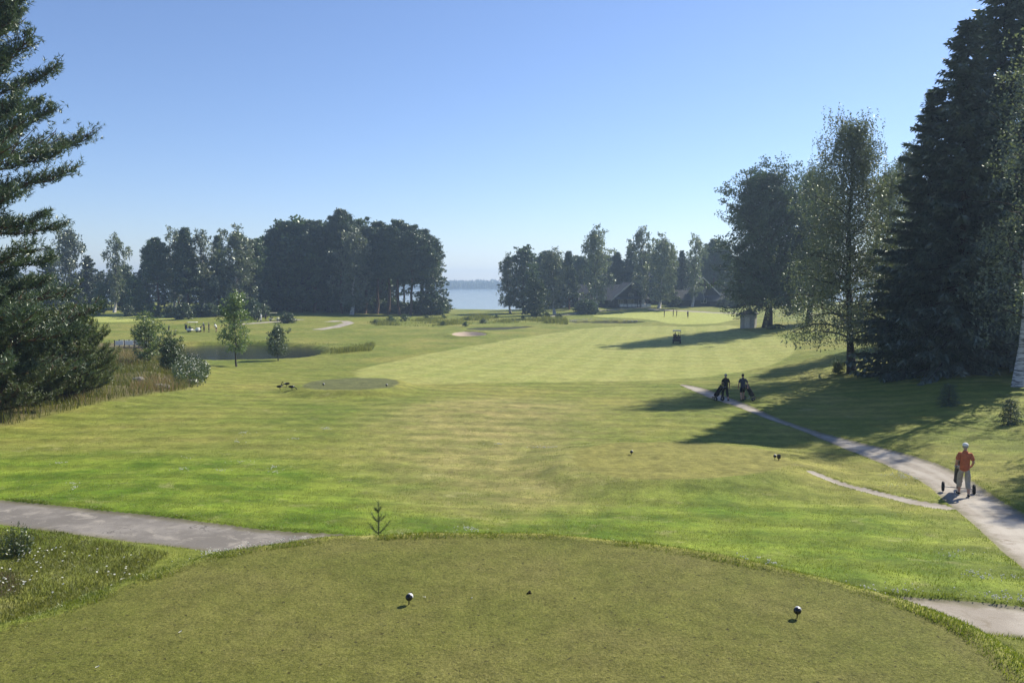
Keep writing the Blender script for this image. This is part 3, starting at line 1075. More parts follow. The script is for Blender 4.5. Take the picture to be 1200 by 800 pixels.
P_('spruce_near', 26, tree_spruce(11, 26, 4.8, .03, .56, 8, .15, .27, .080, 2, .30, .85), 'bark', 'spruce_needle')
P_('spruce_near2', 26, tree_spruce(12, 26, 5.4, .02, .60, 8, .15, .28, .085, 2, .38, .72), 'bark', 'spruce_needle')
P_('pine_near', 22, tree_pine(21, 22, 4.4, .08, .74, 5.6, 22, .17, 10, .017, lambda f: max(.14, min(1, (1 - f) * 2.0) ** .75 * (.80 + .20 * math.sin(f * 23 + 1))), up=(4, 52), sag=.10, shoots=10, vary=.45), 'pine_bark', 'pine_needle')
P_('pine_bushy', 6, tree_pine(22, 6, 2.9, .04, .24, 6.5, 14, .14, 11, .016, lambda f: max(.12, (1 - f) ** .55), up=(8, 60), sag=.25, shoots=8), 'pine_bark', 'young_pine_needle')
P_('pine_bushy2', 5, tree_pine(25, 5, 3.0, .03, .22, 6.5, 14, .14, 11, .016, lambda f: max(.15, (1 - f ** 1.6) ** .6), up=(5, 65), sag=.2, shoots=8), 'pine_bark', 'young_pine_needle')
P_('birch_near', 20, tree_broad(31, 20, 5.2, .13, 78, 7, 12, .080, lambda f: (.92 - .55 * f) if f < .6 else max(.20, .59 - .85 * (f - .6)), up=(24, 64), sag=-.42, strand=12, cl=.16, lean=(-.035, 0), r0=.21, gap=.14), 'bark', 'birch_leaf')  # dark bark instead of white: the stem's backlit shade is put into its colour
P_('birch_near2', 22, tree_broad(32, 22, 3.6, .14, 60, 7, 24, .10, env_tall, up=(35, 70), sag=-.35, strand=8, cl=.20, r0=.2, gap=.15), 'birch_bark', 'birch_leaf')
P_('birch_thin', 22, tree_broad(33, 22, 3.4, .18, 40, 6, 14, .085, env_tall, up=(35, 70), sag=-.35, strand=7, cl=.16, r0=.2, gap=.35), 'birch_bark', 'birch_leaf')
P_('oak', 24, tree_broad(41, 24, 8.0, .165, 130, 12, 52, .165, lambda f: max(.25, math.sin(math.pi * (.30 + .64 * f)) ** .6), up=(6, 64), sag=-.06, cl=.15, r0=.55), 'bark', 'dark_leaf')
P_('sapling_ash', 8, tree_broad(51, 8, 2.2, .24, 44, 7, 20, .11, env_tall, up=(25, 70), sag=-.02, cl=.22, r0=.09), 'bark', 'light_leaf')
P_('sapling_round', 4.2, tree_broad(52, 4.2, 2.0, .20, 36, 7, 20, .10, env_round, up=(10, 70), sag=0, cl=.24, r0=.06), 'bark', 'grey_leaf')
P_('willow_bush', 4, tree_broad(53, 4, 1.7, .05, 36, 7, 20, .085, env_tall, up=(35, 80), sag=0, cl=.24, r0=.07, stems=3), 'bark', 'light_leaf')
P_('dark_bush', 3.6, tree_broad(54, 3.6, 1.8, .04, 45, 8, 28, .075, env_tall, up=(25, 75), sag=0, cl=.24, r0=.06, stems=3), 'bark', 'mid_leaf')
# far kinds: bigger leaf clumps, still many of them
P_('far_birch', 20, tree_broad(61, 20, 4.8, .12, 40, 7, 18, .25, env_tall, up=(30, 68), sag=-.25, strand=3, cl=.20, gap=.25), 'birch_bark', 'birch_leaf')
P_('far_birch2', 20, tree_broad(62, 20, 4.2, .16, 32, 6, 16, .24, env_top, up=(35, 70), sag=-.3, strand=3, cl=.20, gap=.3), 'birch_bark', 'birch_leaf')
P_('far_alder', 16, tree_broad(63, 16, 4.4, .08, 52, 7, 28, .25, env_tall, up=(10, 65), cl=.20, gap=.05), 'bark', 'dark_leaf')
P_('far_linden', 16, tree_broad(64, 16, 5.6, .08, 60, 7, 30, .26, env_round, up=(5, 68), cl=.19), 'bark', 'mid_leaf')
P_('far_pine', 22, tree_pine(65, 22, 3.8, .42, .75, 5, 8, .34, 0, 0, lambda f: max(.25, math.sin(math.pi * min(1, .30 + .68 * f)) ** .8), False, 14, .25, up=(0, 50)), 'pine_bark', 'pine_needle')
P_('far_pine2', 22, tree_pine(66, 22, 3.4, .26, .75, 5, 8, .32, 0, 0, lambda f: max(.2, (1 - f) ** .5), False, 13, .25, up=(-8, 50)), 'pine_bark', 'pine_needle')
P_('far_spruce', 20, tree_spruce(67, 20, 4.2, .04, .62, 8, .36, .44, .17, 2), 'bark', 'spruce_needle')
P_('far_shrub', 3, tree_broad(68, 3, 2.1, .04, 40, 5, 20, .16, env_round, up=(5, 75), cl=.27, r0=.06, stems=3), 'bark', 'dark_leaf')
P_('marsh_shrub', 2.4, tree_broad(70, 2.4, 2.9, .03, 34, 5, 20, .13, lambda f: max(.2, 1 - f ** 1.3), up=(12, 80), cl=.24, r0=.05, stems=3, gap=.2), 'bark', 'mid_leaf')
P_('young_spruce', 1.6, tree_spruce(69, 1.6, .62, .06, .13, 6, .08, .07, .022, 2, .1), 'bark', 'pine_needle')

def plant(key, name, label, cat, p, H, rz=None, wide=1.0, group=None):
    s = H / SIZE[key]
    root = thing(name, label, cat, tuple(p), random.uniform(0, 6.28) if rz is None else rz, group, (s * wide, s * wide, s))
    for nm, me in (('trunk', PROTO[key][0]), ('crown', PROTO[key][1])):
        o = bpy.data.objects.new(nm, me)
        COL.objects.link(o)
        o.parent = root
    return root

def plant_px(key, name, label, cat, u, vb, vt, wide=1.0, rz=None, group=None, d=None):
    """a tree standing where the photo shows its foot, as tall as the photo shows it"""
    p = gp(u, vb) if d is None else at_range(u, d)
    if d is not None:
        H = (HORIZON - vt) / F_PX * d + CAM_Z - p[2]
    else:
        r1 = ray(u, vt)
        H = r1[2] / r1[1] * p[1] + CAM_Z - p[2]
    p = p - np.array([0, 0, .05])
    return plant(key, name, label, cat, p, H, rz, wide, group)

ORD = ['first', 'second', 'third', 'fourth', 'fifth', 'sixth', 'seventh', 'eighth', 'ninth', 'tenth', 'eleventh', 'twelfth', 'thirteenth', 'fourteenth', 'fifteenth', 'sixteenth']

# --- near left
plant('pine_near', 'pine_tree', 'large dark pine with long spreading branches cut off by the left picture edge', 'tree', at_range(-44, 37), 29, .3)
plant('pine_bushy', 'pine_tree', 'bushy young pine below the large pine, its foliage reaching the mown grass', 'tree', at_range(-4, 38.5), 6.6, 1.0, 1.0)
plant('pine_bushy2', 'pine_tree', 'broad olive green young pine beside the tall meadow grass', 'tree', at_range(84, 45), 5.4, 2.0, .82)
plant('pine_bushy', 'pine_tree', 'young pine standing between the large pine and the olive green one, hidden in their shade', 'tree', at_range(40, 43), 5.2, 4.2, .95)
plant_px('willow_bush', 'shrub', 'loose light green shrub on the meadow bank beside the footbridge', 'shrub', 172, 424, 360, 1.0, d=68)
plant('dark_bush', 'shrub', 'dense dark green shrub at the tip of the meadow, in front of the pond', 'shrub', at_range(198, 62), 3.7, .8, .95)
plant_px('sapling_ash', 'small_tree', 'slender light green young tree at the pond, tallest of the two on the mown grass', 'tree', 277, 429.5, 339, 1.0, .4)
plant_px('sapling_round', 'small_tree', 'small round grey green tree with short stem at the near pond edge', 'tree', 326, 422.5, 378, .95, 1.1)

# --- left treeline
LT = 'trees of the treeline left of the dense wood'
for key, nm, u, vt, d, w, lab in [
    ('far_spruce', 'spruce_tree', 60, 292, 215, 1.0, 'dark spruce half hidden behind the large near pine'),
    ('far_birch', 'birch_tree', 80, 264, 210, .85, 'tall narrow tree just right of the large near pine'),
    ('far_spruce', 'spruce_tree', 105, 302, 214, 1.2, 'short pointed spruce between the tall narrow tree and the lone thin birch'),
    ('far_birch2', 'birch_tree', 134, 276, 208, .80, 'thin birch standing alone above the low left treeline'),
    ('far_linden', 'leafy_tree', 117, 333, 196, .70, 'round leafy tree on the grass below the lone thin birch'),
    ('far_linden', 'leafy_tree', 158, 326, 196, .85, 'round dark leafy tree behind the light green shrub'),
    ('far_alder', 'leafy_tree', 146, 312, 225, 1.1, 'low leafy tree behind the two round ones on the left'),
    ('far_pine', 'pine_tree', 186, 281, 205, .85, 'ragged pine at the left end of the taller treeline'),
    ('far_birch2', 'birch_tree', 203, 269, 207, .85, 'airy birch between the ragged pine and the layered pine'),
    ('far_pine2', 'pine_tree', 221, 270, 204, .95, 'pine with open layered branches above the golf cart by the pond'),
    ('far_birch2', 'birch_tree', 242, 271, 207, .85, 'slim birch left of the broad birch'),
    ('far_pine2', 'pine_tree', 257, 279, 212, .80, 'low pine half hidden left behind the broad birch'),
    ('far_birch', 'birch_tree', 275, 266, 200, 1.15, 'broad full birch above the slender young tree at the pond'),
    ('far_alder', 'leafy_tree', 298, 280, 208, .9, 'dark leafy tree between the broad birch and the dense wood')]:
    plant_px(key, nm, lab, 'tree', u, 0, vt - 2, w * 1.2, group=LT, d=d)
rsb = np.random.default_rng(5)
# the closed lower storey behind the front trees
for i, u in enumerate(np.linspace(-40, 318, 24)):
    key = ['far_alder', 'far_pine', 'far_linden', 'far_spruce', 'far_alder'][i % 5]
    vt = 318 + rsb.uniform(-8, 7) if u < 170 else 302 + rsb.uniform(-8, 12)
    plant_px(key, 'background_tree', 'dark tree standing in the back of the left treeline', 'tree', u + rsb.uniform(-4, 4), 0, vt, rsb.uniform(.9, 1.2), group='background trees of the left treeline', d=228 + rsb.uniform(-6, 16))
for i, (u, vt, d, w) in enumerate([(180, 353, 188, 1.3), (200, 354, 186, 1.0), (214, 351, 180, 1.1), (232, 353, 190, 1.2), (247, 352, 190, 1.0), (292, 344, 178, 1.0), (150, 354, 190, .9), (110, 355, 192, 1.0), (268, 354, 192, 1.1), (306, 352, 190, 1.2)]):
    plant_px('far_shrub', 'shrub', ORD[i] + ' of the dark round shrubs at the foot of the left treeline, counted from the left' if False else 'dark round shrub at the foot of the left treeline', 'shrub', u, 0, vt, w, group='shrubs at the foot of the left treeline', d=d)
plant_px('far_shrub', 'shrub', 'low olive shrub alone on the grass in front of the dense wood', 'shrub', 337, 0, 364.5, 1.5, d=170)

# --- the dense wood left of the lake
DW = 'front trees of the dense wood'
wood = [(324, 276, 'far_alder'), (338, 269, 'far_pine'), (352, 263, 'far_linden'), (368, 261, 'far_pine'), (385, 258, 'far_alder'), (400, 256, 'far_pine'), (413, 260, 'far_alder'), (412, 266, 'far_birch'),
        (428, 263, 'far_pine'), (442, 264, 'far_pine'), (455, 266, 'far_pine'), (468, 269, 'far_pine'), (481, 271, 'far_pine'), (494, 276, 'far_pine'), (505, 288, 'far_alder')]
for i, (u, vt, key) in enumerate(wood):
    kind = {'far_alder': 'leafy_tree', 'far_pine': 'pine_tree', 'far_linden': 'leafy_tree', 'far_birch': 'birch_tree'}[key]
    k = len(wood) - 1 - i
    lab = ORD[k] + ' tree from the lake in the front row of the dense wood'
    if key == 'far_birch': lab = 'paler leafy birch standing out in front of the dense wood'
    if k == 0: lab = 'leafy tree at the lake end of the dense wood, branches low over the water'
    plant_px(key, kind, lab, 'tree', u, 0, vt - 1 + rsb.uniform(-9, 8), rsb.uniform(1.0, 1.4), group=DW, d=(222 if key != 'far_birch' else 212) + rsb.uniform(-3, 3))
for row, (d0, dv) in enumerate(((238, 3), (256, 1))):
    for i, u in enumerate(np.linspace(318, 448 - row * 6, 13)):
        vt = np.interp(u, [p[0] for p in wood], [p[1] for p in wood]) + dv + rsb.uniform(-1, 9)
        plant_px(['far_pine', 'far_alder', 'far_linden'][(i + row) % 3], 'background_tree', 'dark tree deep inside the dense wood by the lake', 'tree', u + rsb.uniform(-4, 4), 0, vt, 1.2, group='inner trees of the dense wood', d=d0 + rsb.uniform(-6, 6))
for i, u in enumerate(np.linspace(312, 446, 17)):
    plant_px('far_alder', 'understorey_tree', 'low dark tree in the understorey of the dense wood', 'tree', u + rsb.uniform(-3, 3), 0, 326 + rsb.uniform(-14, 12), 1.1, group='understorey of the dense wood', d=230 + rsb.uniform(-6, 20))
for i, u in enumerate(np.linspace(455, 500, 6)):
    plant_px('far_pine', 'background_tree', 'slim dark pine behind the lake end of the wood', 'tree', u + rsb.uniform(-3, 3), 0, 278 + rsb.uniform(-4, 8), 1.1, group='slim pines at the lake end of the wood', d=240 + rsb.uniform(-5, 8))
for i, u in enumerate(np.linspace(446, 510, 9)):
    plant_px('far_shrub', 'understorey_shrub', 'low dark shrub under the pines at the lake end of the wood', 'shrub', u, 0, 348 + rsb.uniform(-5, 4), 1.3, group='shrubs under the lake end pines', d=228 + rsb.uniform(-3, 6))
for i, (u, vt, w, d) in enumerate([(508, 340, 1.3, 226), (520, 352, 1.5, 236), (498, 348, 1.2, 226)]):
    plant_px('far_shrub', 'shrub', ['tall shrub under the last tree of the wood at the lake', 'rightmost shrub on the point beside the lake water', 'shrub in the shade of the last trees of the wood'][i], 'shrub', u, 0, vt, w, d=d, group='shrubs on the lake point')

# --- trees round the houses
for key, nm, u, vt, d, w, lab in [
    ('far_birch', 'birch_tree', 598, 298, 236, .85, 'birch with bare lower stem at the lake end of the middle grove'),
    ('far_alder', 'leafy_tree', 614, 289, 232, .95, 'tall leafy tree behind the low alder by the water'),
    ('far_alder', 'alder_tree', 629, 326, 196, 1.0, 'low alder leafy down to the ground at the marsh edge'),
    ('far_birch', 'leafy_tree', 650, 292, 218, .95, 'dense leafy tree with dark stem right of the low alder'),
    ('far_pine2', 'pine_tree', 667, 297, 242, .9, 'pine at the left end of the timber houses'),
    ('far_pine', 'pine_tree', 683, 303, 262, 1.0, 'pine behind the roof of the leftmost house'),
    ('far_birch', 'birch_tree', 700, 266, 226, .75, 'tallest birch, standing in front of the leftmost house'),
    ('far_pine2', 'pine_tree', 722, 298, 262, 1.0, 'pine behind the leftmost house, right of the tallest birch'),
    ('far_spruce', 'spruce_tree', 739, 288, 262, 1.0, 'pointed spruce rising behind the gabled house'),
    ('far_birch2', 'birch_tree', 755, 267, 236, .8, 'airy birch above the right end of the gabled house'),
    ('far_birch', 'birch_tree', 772, 276, 230, .95, 'full birch between the two groups of houses'),
    ('far_birch2', 'birch_tree', 785, 292, 240, .8, 'shorter birch right of the full birch between the houses'),
    ('far_spruce', 'spruce_tree', 798, 296, 262, .9, 'narrow spruce behind the birches in the middle grove'),
    ('far_birch2', 'birch_tree', 811, 277, 234, .75, 'slim birch in front of the rightmost house'),
    ('far_pine', 'pine_tree', 836, 283, 262, .95, 'bushy pine behind the rightmost house'),
    ('far_pine2', 'pine_tree', 852, 292, 258, .95, 'pine beside the big dark leafy tree, behind the rightmost house')]:
    plant_px(key, nm, lab, 'tree', u, 0, vt - 2, w * 1.28, group='trees of the middle grove', d=d)
for i, u in enumerate(np.linspace(632, 905, 40)):
    plant_px(['far_alder', 'far_pine', 'far_spruce', 'far_pine2'][i % 4], 'background_tree', 'dark tree in the grove behind the timber houses', 'tree', u + rsb.uniform(-5, 5), 0, 303 + rsb.uniform(-9, 10), 1.5, group='background trees behind the houses', d=278 + rsb.uniform(-8, 16))
for i, (u, vt, w, d, lab) in enumerate([(684, 347, 1.1, 214, 'pale green bush on the lawn left of the tallest birch'), (693, 349, .9, 213, 'small pale bush next to the tallest birch'), (790, 345, 1.4, 236, 'bush between the house groups beside a brown bank'), (862, 346, 1.4, 228, 'hedge like bush right of the rightmost house'), (848, 347, 1.3, 232, 'bush in front of the rightmost house'), (640, 364, 1.1, 190, 'low bush at the foot of the alder'), (655, 366, 1.2, 192, 'low reedy bush between alder and pond wall')]):
    plant_px('far_shrub', 'shrub', lab, 'shrub', u, 0, vt, w, d=d, group='bushes of the middle grove')

MS = [(440, 376, 1.2, 172, 'leftmost low shrub of the marsh strip'), (458, 371.5, 1.3, 180, 'olive shrub of the marsh strip, second from the left'), (474, 370, 1.1, 186, 'tallest olive shrub in the left half of the marsh strip'),
      (500, 371.5, 1.6, 192, 'wide dark shrub in the middle of the marsh strip'), (520, 370.5, 1.3, 200, 'dark shrub of the marsh strip below the last trees of the wood'), (519, 378, 1.1, 168, 'low dark shrub in front of the middle of the marsh strip'),
      (548, 373, 1.5, 190, 'dark low shrub of the marsh strip right of the wood'), (545, 378.5, .9, 164, 'small dark shrub directly behind the sand bunker'), (582, 371, 1.2, 200, 'shrub of the marsh strip below the lake water'),
      (600, 375, 1.4, 186, 'grey green shrub of the marsh strip left of the low alder'), (613, 372, 1.2, 196, 'shrub at the left foot of the low alder'), (566, 375, 1.3, 176, 'low shrub behind the right end of the sand bunker')]
for u, vt, w, d, lab in MS:
    plant_px('marsh_shrub', 'shrub', lab, 'shrub', u, 0, vt - 2.5, w * 1.2, d=d, group='shrubs of the marsh strip')
# --- right hand trees
plant_px('oak', 'oak_tree', 'big dark broad leafy tree shading the small grey hut', 'tree', 899, 383.5, 188, 1.10, .7)
plant_px('oak', 'oak_tree', 'dark leafy tree behind the drooping birch, right of the hut tree', 'tree', 948, 0, 196, .80, 2.9, d=134)
plant_px('birch_near', 'birch_tree', 'tall drooping birch with leaning stem on the slope above the path', 'tree', 998, 437, 131, 1.22, 0.0)
plant_px('birch_near2', 'birch_tree', 'birch crown between the drooping birch and the black spruces', 'tree', 1036, 0, 196, 1.05, .5, d=78)
plant_px('birch_near2', 'birch_tree', 'birch behind the left flank of the spruces, its top just showing', 'tree', 1062, 0, 172, .9, 2.5, d=84)
for u, vt, d, key, w, lab in [
    (1084, 112, 57, 'spruce_near', 1.25, 'leftmost spruce of the dark clump, shorter than the next'),
    (1120, 36, 55, 'spruce_near2', 1.12, 'second spruce from the left in the dark clump'),
    (1160, -50, 58, 'spruce_near', 1.25, 'tallest spruce of the dark clump, its top beyond the picture'),
    (1215, -70, 60, 'spruce_near2', 1.0, 'spruce at the right picture edge behind the white stemmed birch'),
    (1100, 190, 62, 'spruce_near2', 1.0, 'low spruce filling the middle of the dark clump')]:
    plant_px(key, 'spruce_tree', lab, 'tree', u, 0, vt, w, group='spruces of the dark clump', d=d)
plant_px('birch_thin', 'birch_tree', 'white stemmed birch in front of the spruces at the right picture edge', 'tree', 1197, 0, 40, 1.25, 1.3, d=47)
for u, vt, w, d in [(1064, 372, 1.2, 56), (1100, 380, 1.3, 55), (1140, 376, 1.4, 56), (1180, 384, 1.3, 57)]:
    plant_px('dark_bush', 'shrub', 'dark undergrowth bush at the foot of the spruces', 'shrub', u, 0, vt, w, d=d, group='undergrowth bushes under the spruces')
plant_px('dark_bush', 'shrub', 'low dark shoots at the foot of the drooping birch', 'shrub', 982, 438, 419, 1.4)
plant_px('young_spruce', 'young_spruce', 'knee high young spruce in the sunny grass at the right edge', 'tree', 1184, 497, 466, 1.0)
plant_px('young_spruce', 'young_spruce', 'young spruce standing in the deep shade of the clump', 'tree', 1112, 475, 448, 1.1)
def seedling():
    rs = np.random.default_rng(19)
    p = at_range(440, 17.7)
    root = thing('pine_seedling', 'tiny thin pine seedling just beyond the rim of the near tee', 'tree', tuple(p), 0, None, (1.25, 1.25, 1.25))
    T, L = Geo(), Geo()
    T.tube([(0, 0, -.05), (.01, 0, .35), (.0, .01, .78)], [.011, .009, .004], 6)
    C, D = [], []
    for z0, n, ln in ((.20, 5, .24), (.42, 5, .17), (.62, 4, .09)):
        for k in range(n):
            a = k * 6.283 / n + z0 * 9 + rs.uniform(-.4, .4); ln = ln * rs.uniform(.8, 1.15)
            P = bend(np.array([0, 0, z0]), np.array([math.cos(a) * .85, math.sin(a) * .85, .45]), ln, .35, 5)
            T.tube(P, [.006, .005, .004, .003, .002], 4, cap=False)
            for t in np.linspace(.2, 1, 9):
                C.append(on_path(P, t)); D.append(P[-1] - P[0])
    for t in np.linspace(.18, .80, 22):
        C.append(np.array([.005, 0, t])); D.append(np.array([0, 0, 1.0]))
    needle_tufts(L, np.array(C), unit(np.array(D)), .055, 8, rs, .0032)
    T.build('trunk', M['young_pine_needle'], root); L.build('crown', M['young_pine_needle'], root)
seedling()
# beyond the right picture edge: these throw the shade across the path
plant('birch_near2', 'birch_tree', 'birch outside the picture that shades the path on the right', 'tree', (30.5, 34.5, 4.3), 19, 1.0)
plant('spruce_near', 'spruce_tree', 'spruce outside the picture beyond the right edge', 'tree', (47, 55, 5.2), 24, 1.0)

# ------------------------------------------------------------------ materials of the small things
M['black_cloth'] = mat_plain('black_cloth', (.012, .012, .014), .85, .2, .3, 20, bump=.5)
M['navy_cloth'] = mat_plain('navy_cloth', (.018, .022, .055), .85, .2, .3, 20, bump=.5)
M['grey_cloth'] = mat_plain('grey_cloth', (.045, .05, .075), .85, .2, .3, 20, bump=.5)
M['orange_cloth'] = mat_plain('orange_cloth', (.46, .13, .06), .85, .2, .18, 14, bump=.5)
M['khaki_cloth'] = mat_plain('khaki_cloth', (.36, .31, .25), .85, .2, .15, 14, bump=.5)
M['white_cloth'] = mat_plain('white_cloth', (.72, .71, .68), .8, .2, .1, 14, bump=.5)
M['skin'] = mat_plain('skin', (.42, .235, .165), .55, .35, .1, 30)
M['grey_hair'] = mat_plain('grey_hair', (.30, .29, .28), .8, .2, .3, 60)
M['dark_hair'] = mat_plain('dark_hair', (.03, .024, .02), .7, .3, .3, 60)
M['black_plastic'] = mat_plain('black_plastic', (.014, .014, .015), .4, .4, .2, 12)
M['grey_metal'] = mat_plain('grey_metal', (.32, .32, .33), .35, .5, .15, 20, metal=.8)
M['white_paint'] = mat_plain('white_paint', (.74, .73, .69), .45, .4, .07, 3)
M['cream_paint'] = mat_plain('cream_paint', (.66, .62, .40), .5, .4, .1, 3)
M['dark_paint'] = mat_plain('dark_paint', (.018, .02, .03), .35, .5, .2, 4)
M['bag_cloth'] = mat_plain('bag_cloth', (.03, .03, .034), .7, .3, .3, 12)
M['rubber'] = mat_plain('rubber', (.02, .02, .02), .8, .3, .25, 20)
M['cart_roof'] = mat_plain('cart_roof', (.20, .20, .25), .4, .4, .1, 4)
M['dark_wood'] = mat_plain('dark_wood', (.045, .040, .040), .8, .25, .35, 5, bump=.3)
M['roof'] = mat_plain('roof', (.075, .078, .085), .85, .2, .25, 3, bump=.3)
M['pale_wood'] = mat_plain('pale_wood', (.52, .50, .46), .7, .25, .2, 4)
M['plaster'] = mat_plain('plaster', (.34, .33, .31), .85, .2, .15, 3, bump=.2)
M['stone'] = mat_plain('stone', (.30, .28, .26), .9, .2, .4, 3, bump=.6)
M['glass'] = mat_plain('glass', (.02, .025, .03), .06, .6, .2, 2)
M['eye'] = mat_plain('eye', (.03, .02, .015), .2, .5, .1, 30)
M['goose_dark'] = mat_plain('goose_dark', (.02, .018, .017), .7, .3, .35, 22)
M['goose_pale'] = mat_plain('goose_pale', (.55, .52, .47), .8, .2, .15, 22)
M['marker_black'] = mat_plain('marker_black', (.012, .012, .016), .25, .5, .2, 10)
M['marker_white'] = mat_plain('marker_white', (.62, .62, .66), .35, .5, .05, 10)
M['turf_clod'] = mat_plain('turf_clod', (.03, .027, .014), .95, .1, .5, 60, bump=.6)
M['dry_leaf'] = mat_leaf('dry_leaf', (.17, .10, .055), (.25, .16, .09), .3)
M['blade_tee'] = mat_leaf('blade_tee', (.095, .108, .018), (.215, .205, .060), .35, gloss=.05, hue_obj=0)
M['blade_rough'] = mat_leaf('blade_rough', (.088, .130, .012), (.215, .238, .040), .45, gloss=.06, hue_obj=0)
M['blade_meadow'] = mat_leaf('blade_meadow', (.075, .095, .018), (.175, .172, .048), .40, gloss=.04, hue_obj=0)
M['blade_dry'] = mat_leaf('blade_dry', (.22, .17, .095), (.33, .26, .15), .40, gloss=.04, hue_obj=0)
M['blade_reed'] = mat_leaf('blade_reed', (.105, .125, .038), (.215, .215, .080), .45, gloss=.04, hue_obj=0)
M['blade_pink'] = mat_leaf('blade_pink', (.20, .13, .085), (.27, .18, .12), .40, gloss=.04, hue_obj=0)
M['petal'] = mat_leaf('petal', (.62, .62, .56), (.78, .78, .72), .3, (1, 1, 1), .02, 0)

# ------------------------------------------------------------------ people
def skin_mesh(nodes, edges, sub=2):
    """grow one continuous surface round a skeleton: nodes = [(xyz, (rx, ry))]"""
    me = bpy.data.meshes.new('figure')
    me.from_pydata([n[0] for n in nodes], edges, [])
    o = bpy.data.objects.new('figure', me)
    COL.objects.link(o)
    md = o.modifiers.new('Skin', 'SKIN')
    md.use_smooth_shade = True
    md.branch_smoothing = .4
    sv = me.skin_vertices[0].data
    for i, n in enumerate(nodes):
        sv[i].radius = n[1]
        sv[i].use_root = (i == 0)
    s = o.modifiers.new('Sub', 'SUBSURF')
    s.levels = s.render_levels = sub
    dg = bpy.context.evaluated_depsgraph_get()
    dg.update()
    ev = o.evaluated_get(dg)
    m2 = ev.to_mesh()
    V = np.array([v.co for v in m2.vertices])
    F4 = [tuple(p.vertices) for p in m2.polygons if len(p.vertices) == 4]
    F3 = [tuple(p.vertices) for p in m2.polygons if len(p.vertices) == 3]
    ev.to_mesh_clear()
    bpy.data.objects.remove(o)
    bpy.data.meshes.remove(me)
    return V, F4, F3

def add_skin(g, nodes, edges, sub=2):
    V, F4, F3 = skin_mesh(nodes, edges, sub)
    n = g.n
    g.add(V, F4)
    if F3:
        g.f.append(np.array(F3) + n); g.m.append(np.zeros(len(F3), dtype=np.int32))

def head_geo(g, c, lean=0.0):
    """head with brow, nose, chin and ears, facing +Y"""
    n0 = len(g.v)
    g.ball(c, (.074, .094, .116), 18, 14)
    V = g.v[-1]
    d = V - c
    jaw = np.clip(-d[:, 2] / .116, 0, 1)
    V[:, 0] = c[0] + d[:, 0] * (1 - .34 * jaw)
    V[:, 1] += .018 * jaw * (d[:, 1] > 0)
    front = d[:, 1] > .05
    V[:, 1] -= .008 * front * np.exp(-((d[:, 2] - .012) / .018) ** 2) * (np.abs(d[:, 0]) > .015)
    g.tube([c + [0, .082, .030], c + [0, .103, -.006], c + [0, .108, -.022], c + [0, .088, -.032]], [.008, .012, .015, .008], 6)
    g.ball(c + np.array([0, .090, -.060]), (.024, .010, .006), 8, 4)
    for s in (-1, 1):
        g.ball(c + np.array([s * .076, -.004, -.004]), (.010, .022, .034), 8, 6)

def hand_geo(g, wrist, d, side, curl=.7, palm_n=None):
    """palm with four fingers of their own lengths and a thumb, curled round what it holds"""
    d = np.asarray(d, float); d /= np.linalg.norm(d)
    n_ = np.array(palm_n if palm_n is not None else (-side * 1.0, 0, 0), float)
    n_ -= d * (n_ @ d); n_ /= np.linalg.norm(n_) + 1e-9
    b = np.cross(d, n_)
    w = np.asarray(wrist, float)
    g.tube([w - d * .01, w + d * .03, w + d * .085], [.026, .036, .034], 8)
    for k, (off, L) in enumerate(((-.030, .068), (-.010, .078), (.010, .074), (.029, .058))):
        p = w + d * .075 + b * off
        P = [p]
        a = 0
        for seg, fr in enumerate((.45, .32, .23)):
            a += curl * (.55 + .25 * seg)
            P.append(P[-1] + (d * math.cos(a) + n_ * math.sin(a)) * L * fr)
        g.tube(P, [.0095, .009, .008, .0065], 6)
    p = w + d * .03 - b * .030
    P = [p, p + (d * .6 - b * .55 + n_ * .5) * .034, p + (d * 1.0 - b * .55 + n_ * 1.0) * .055]
    g.tube(P, [.012, .010, .008], 6)

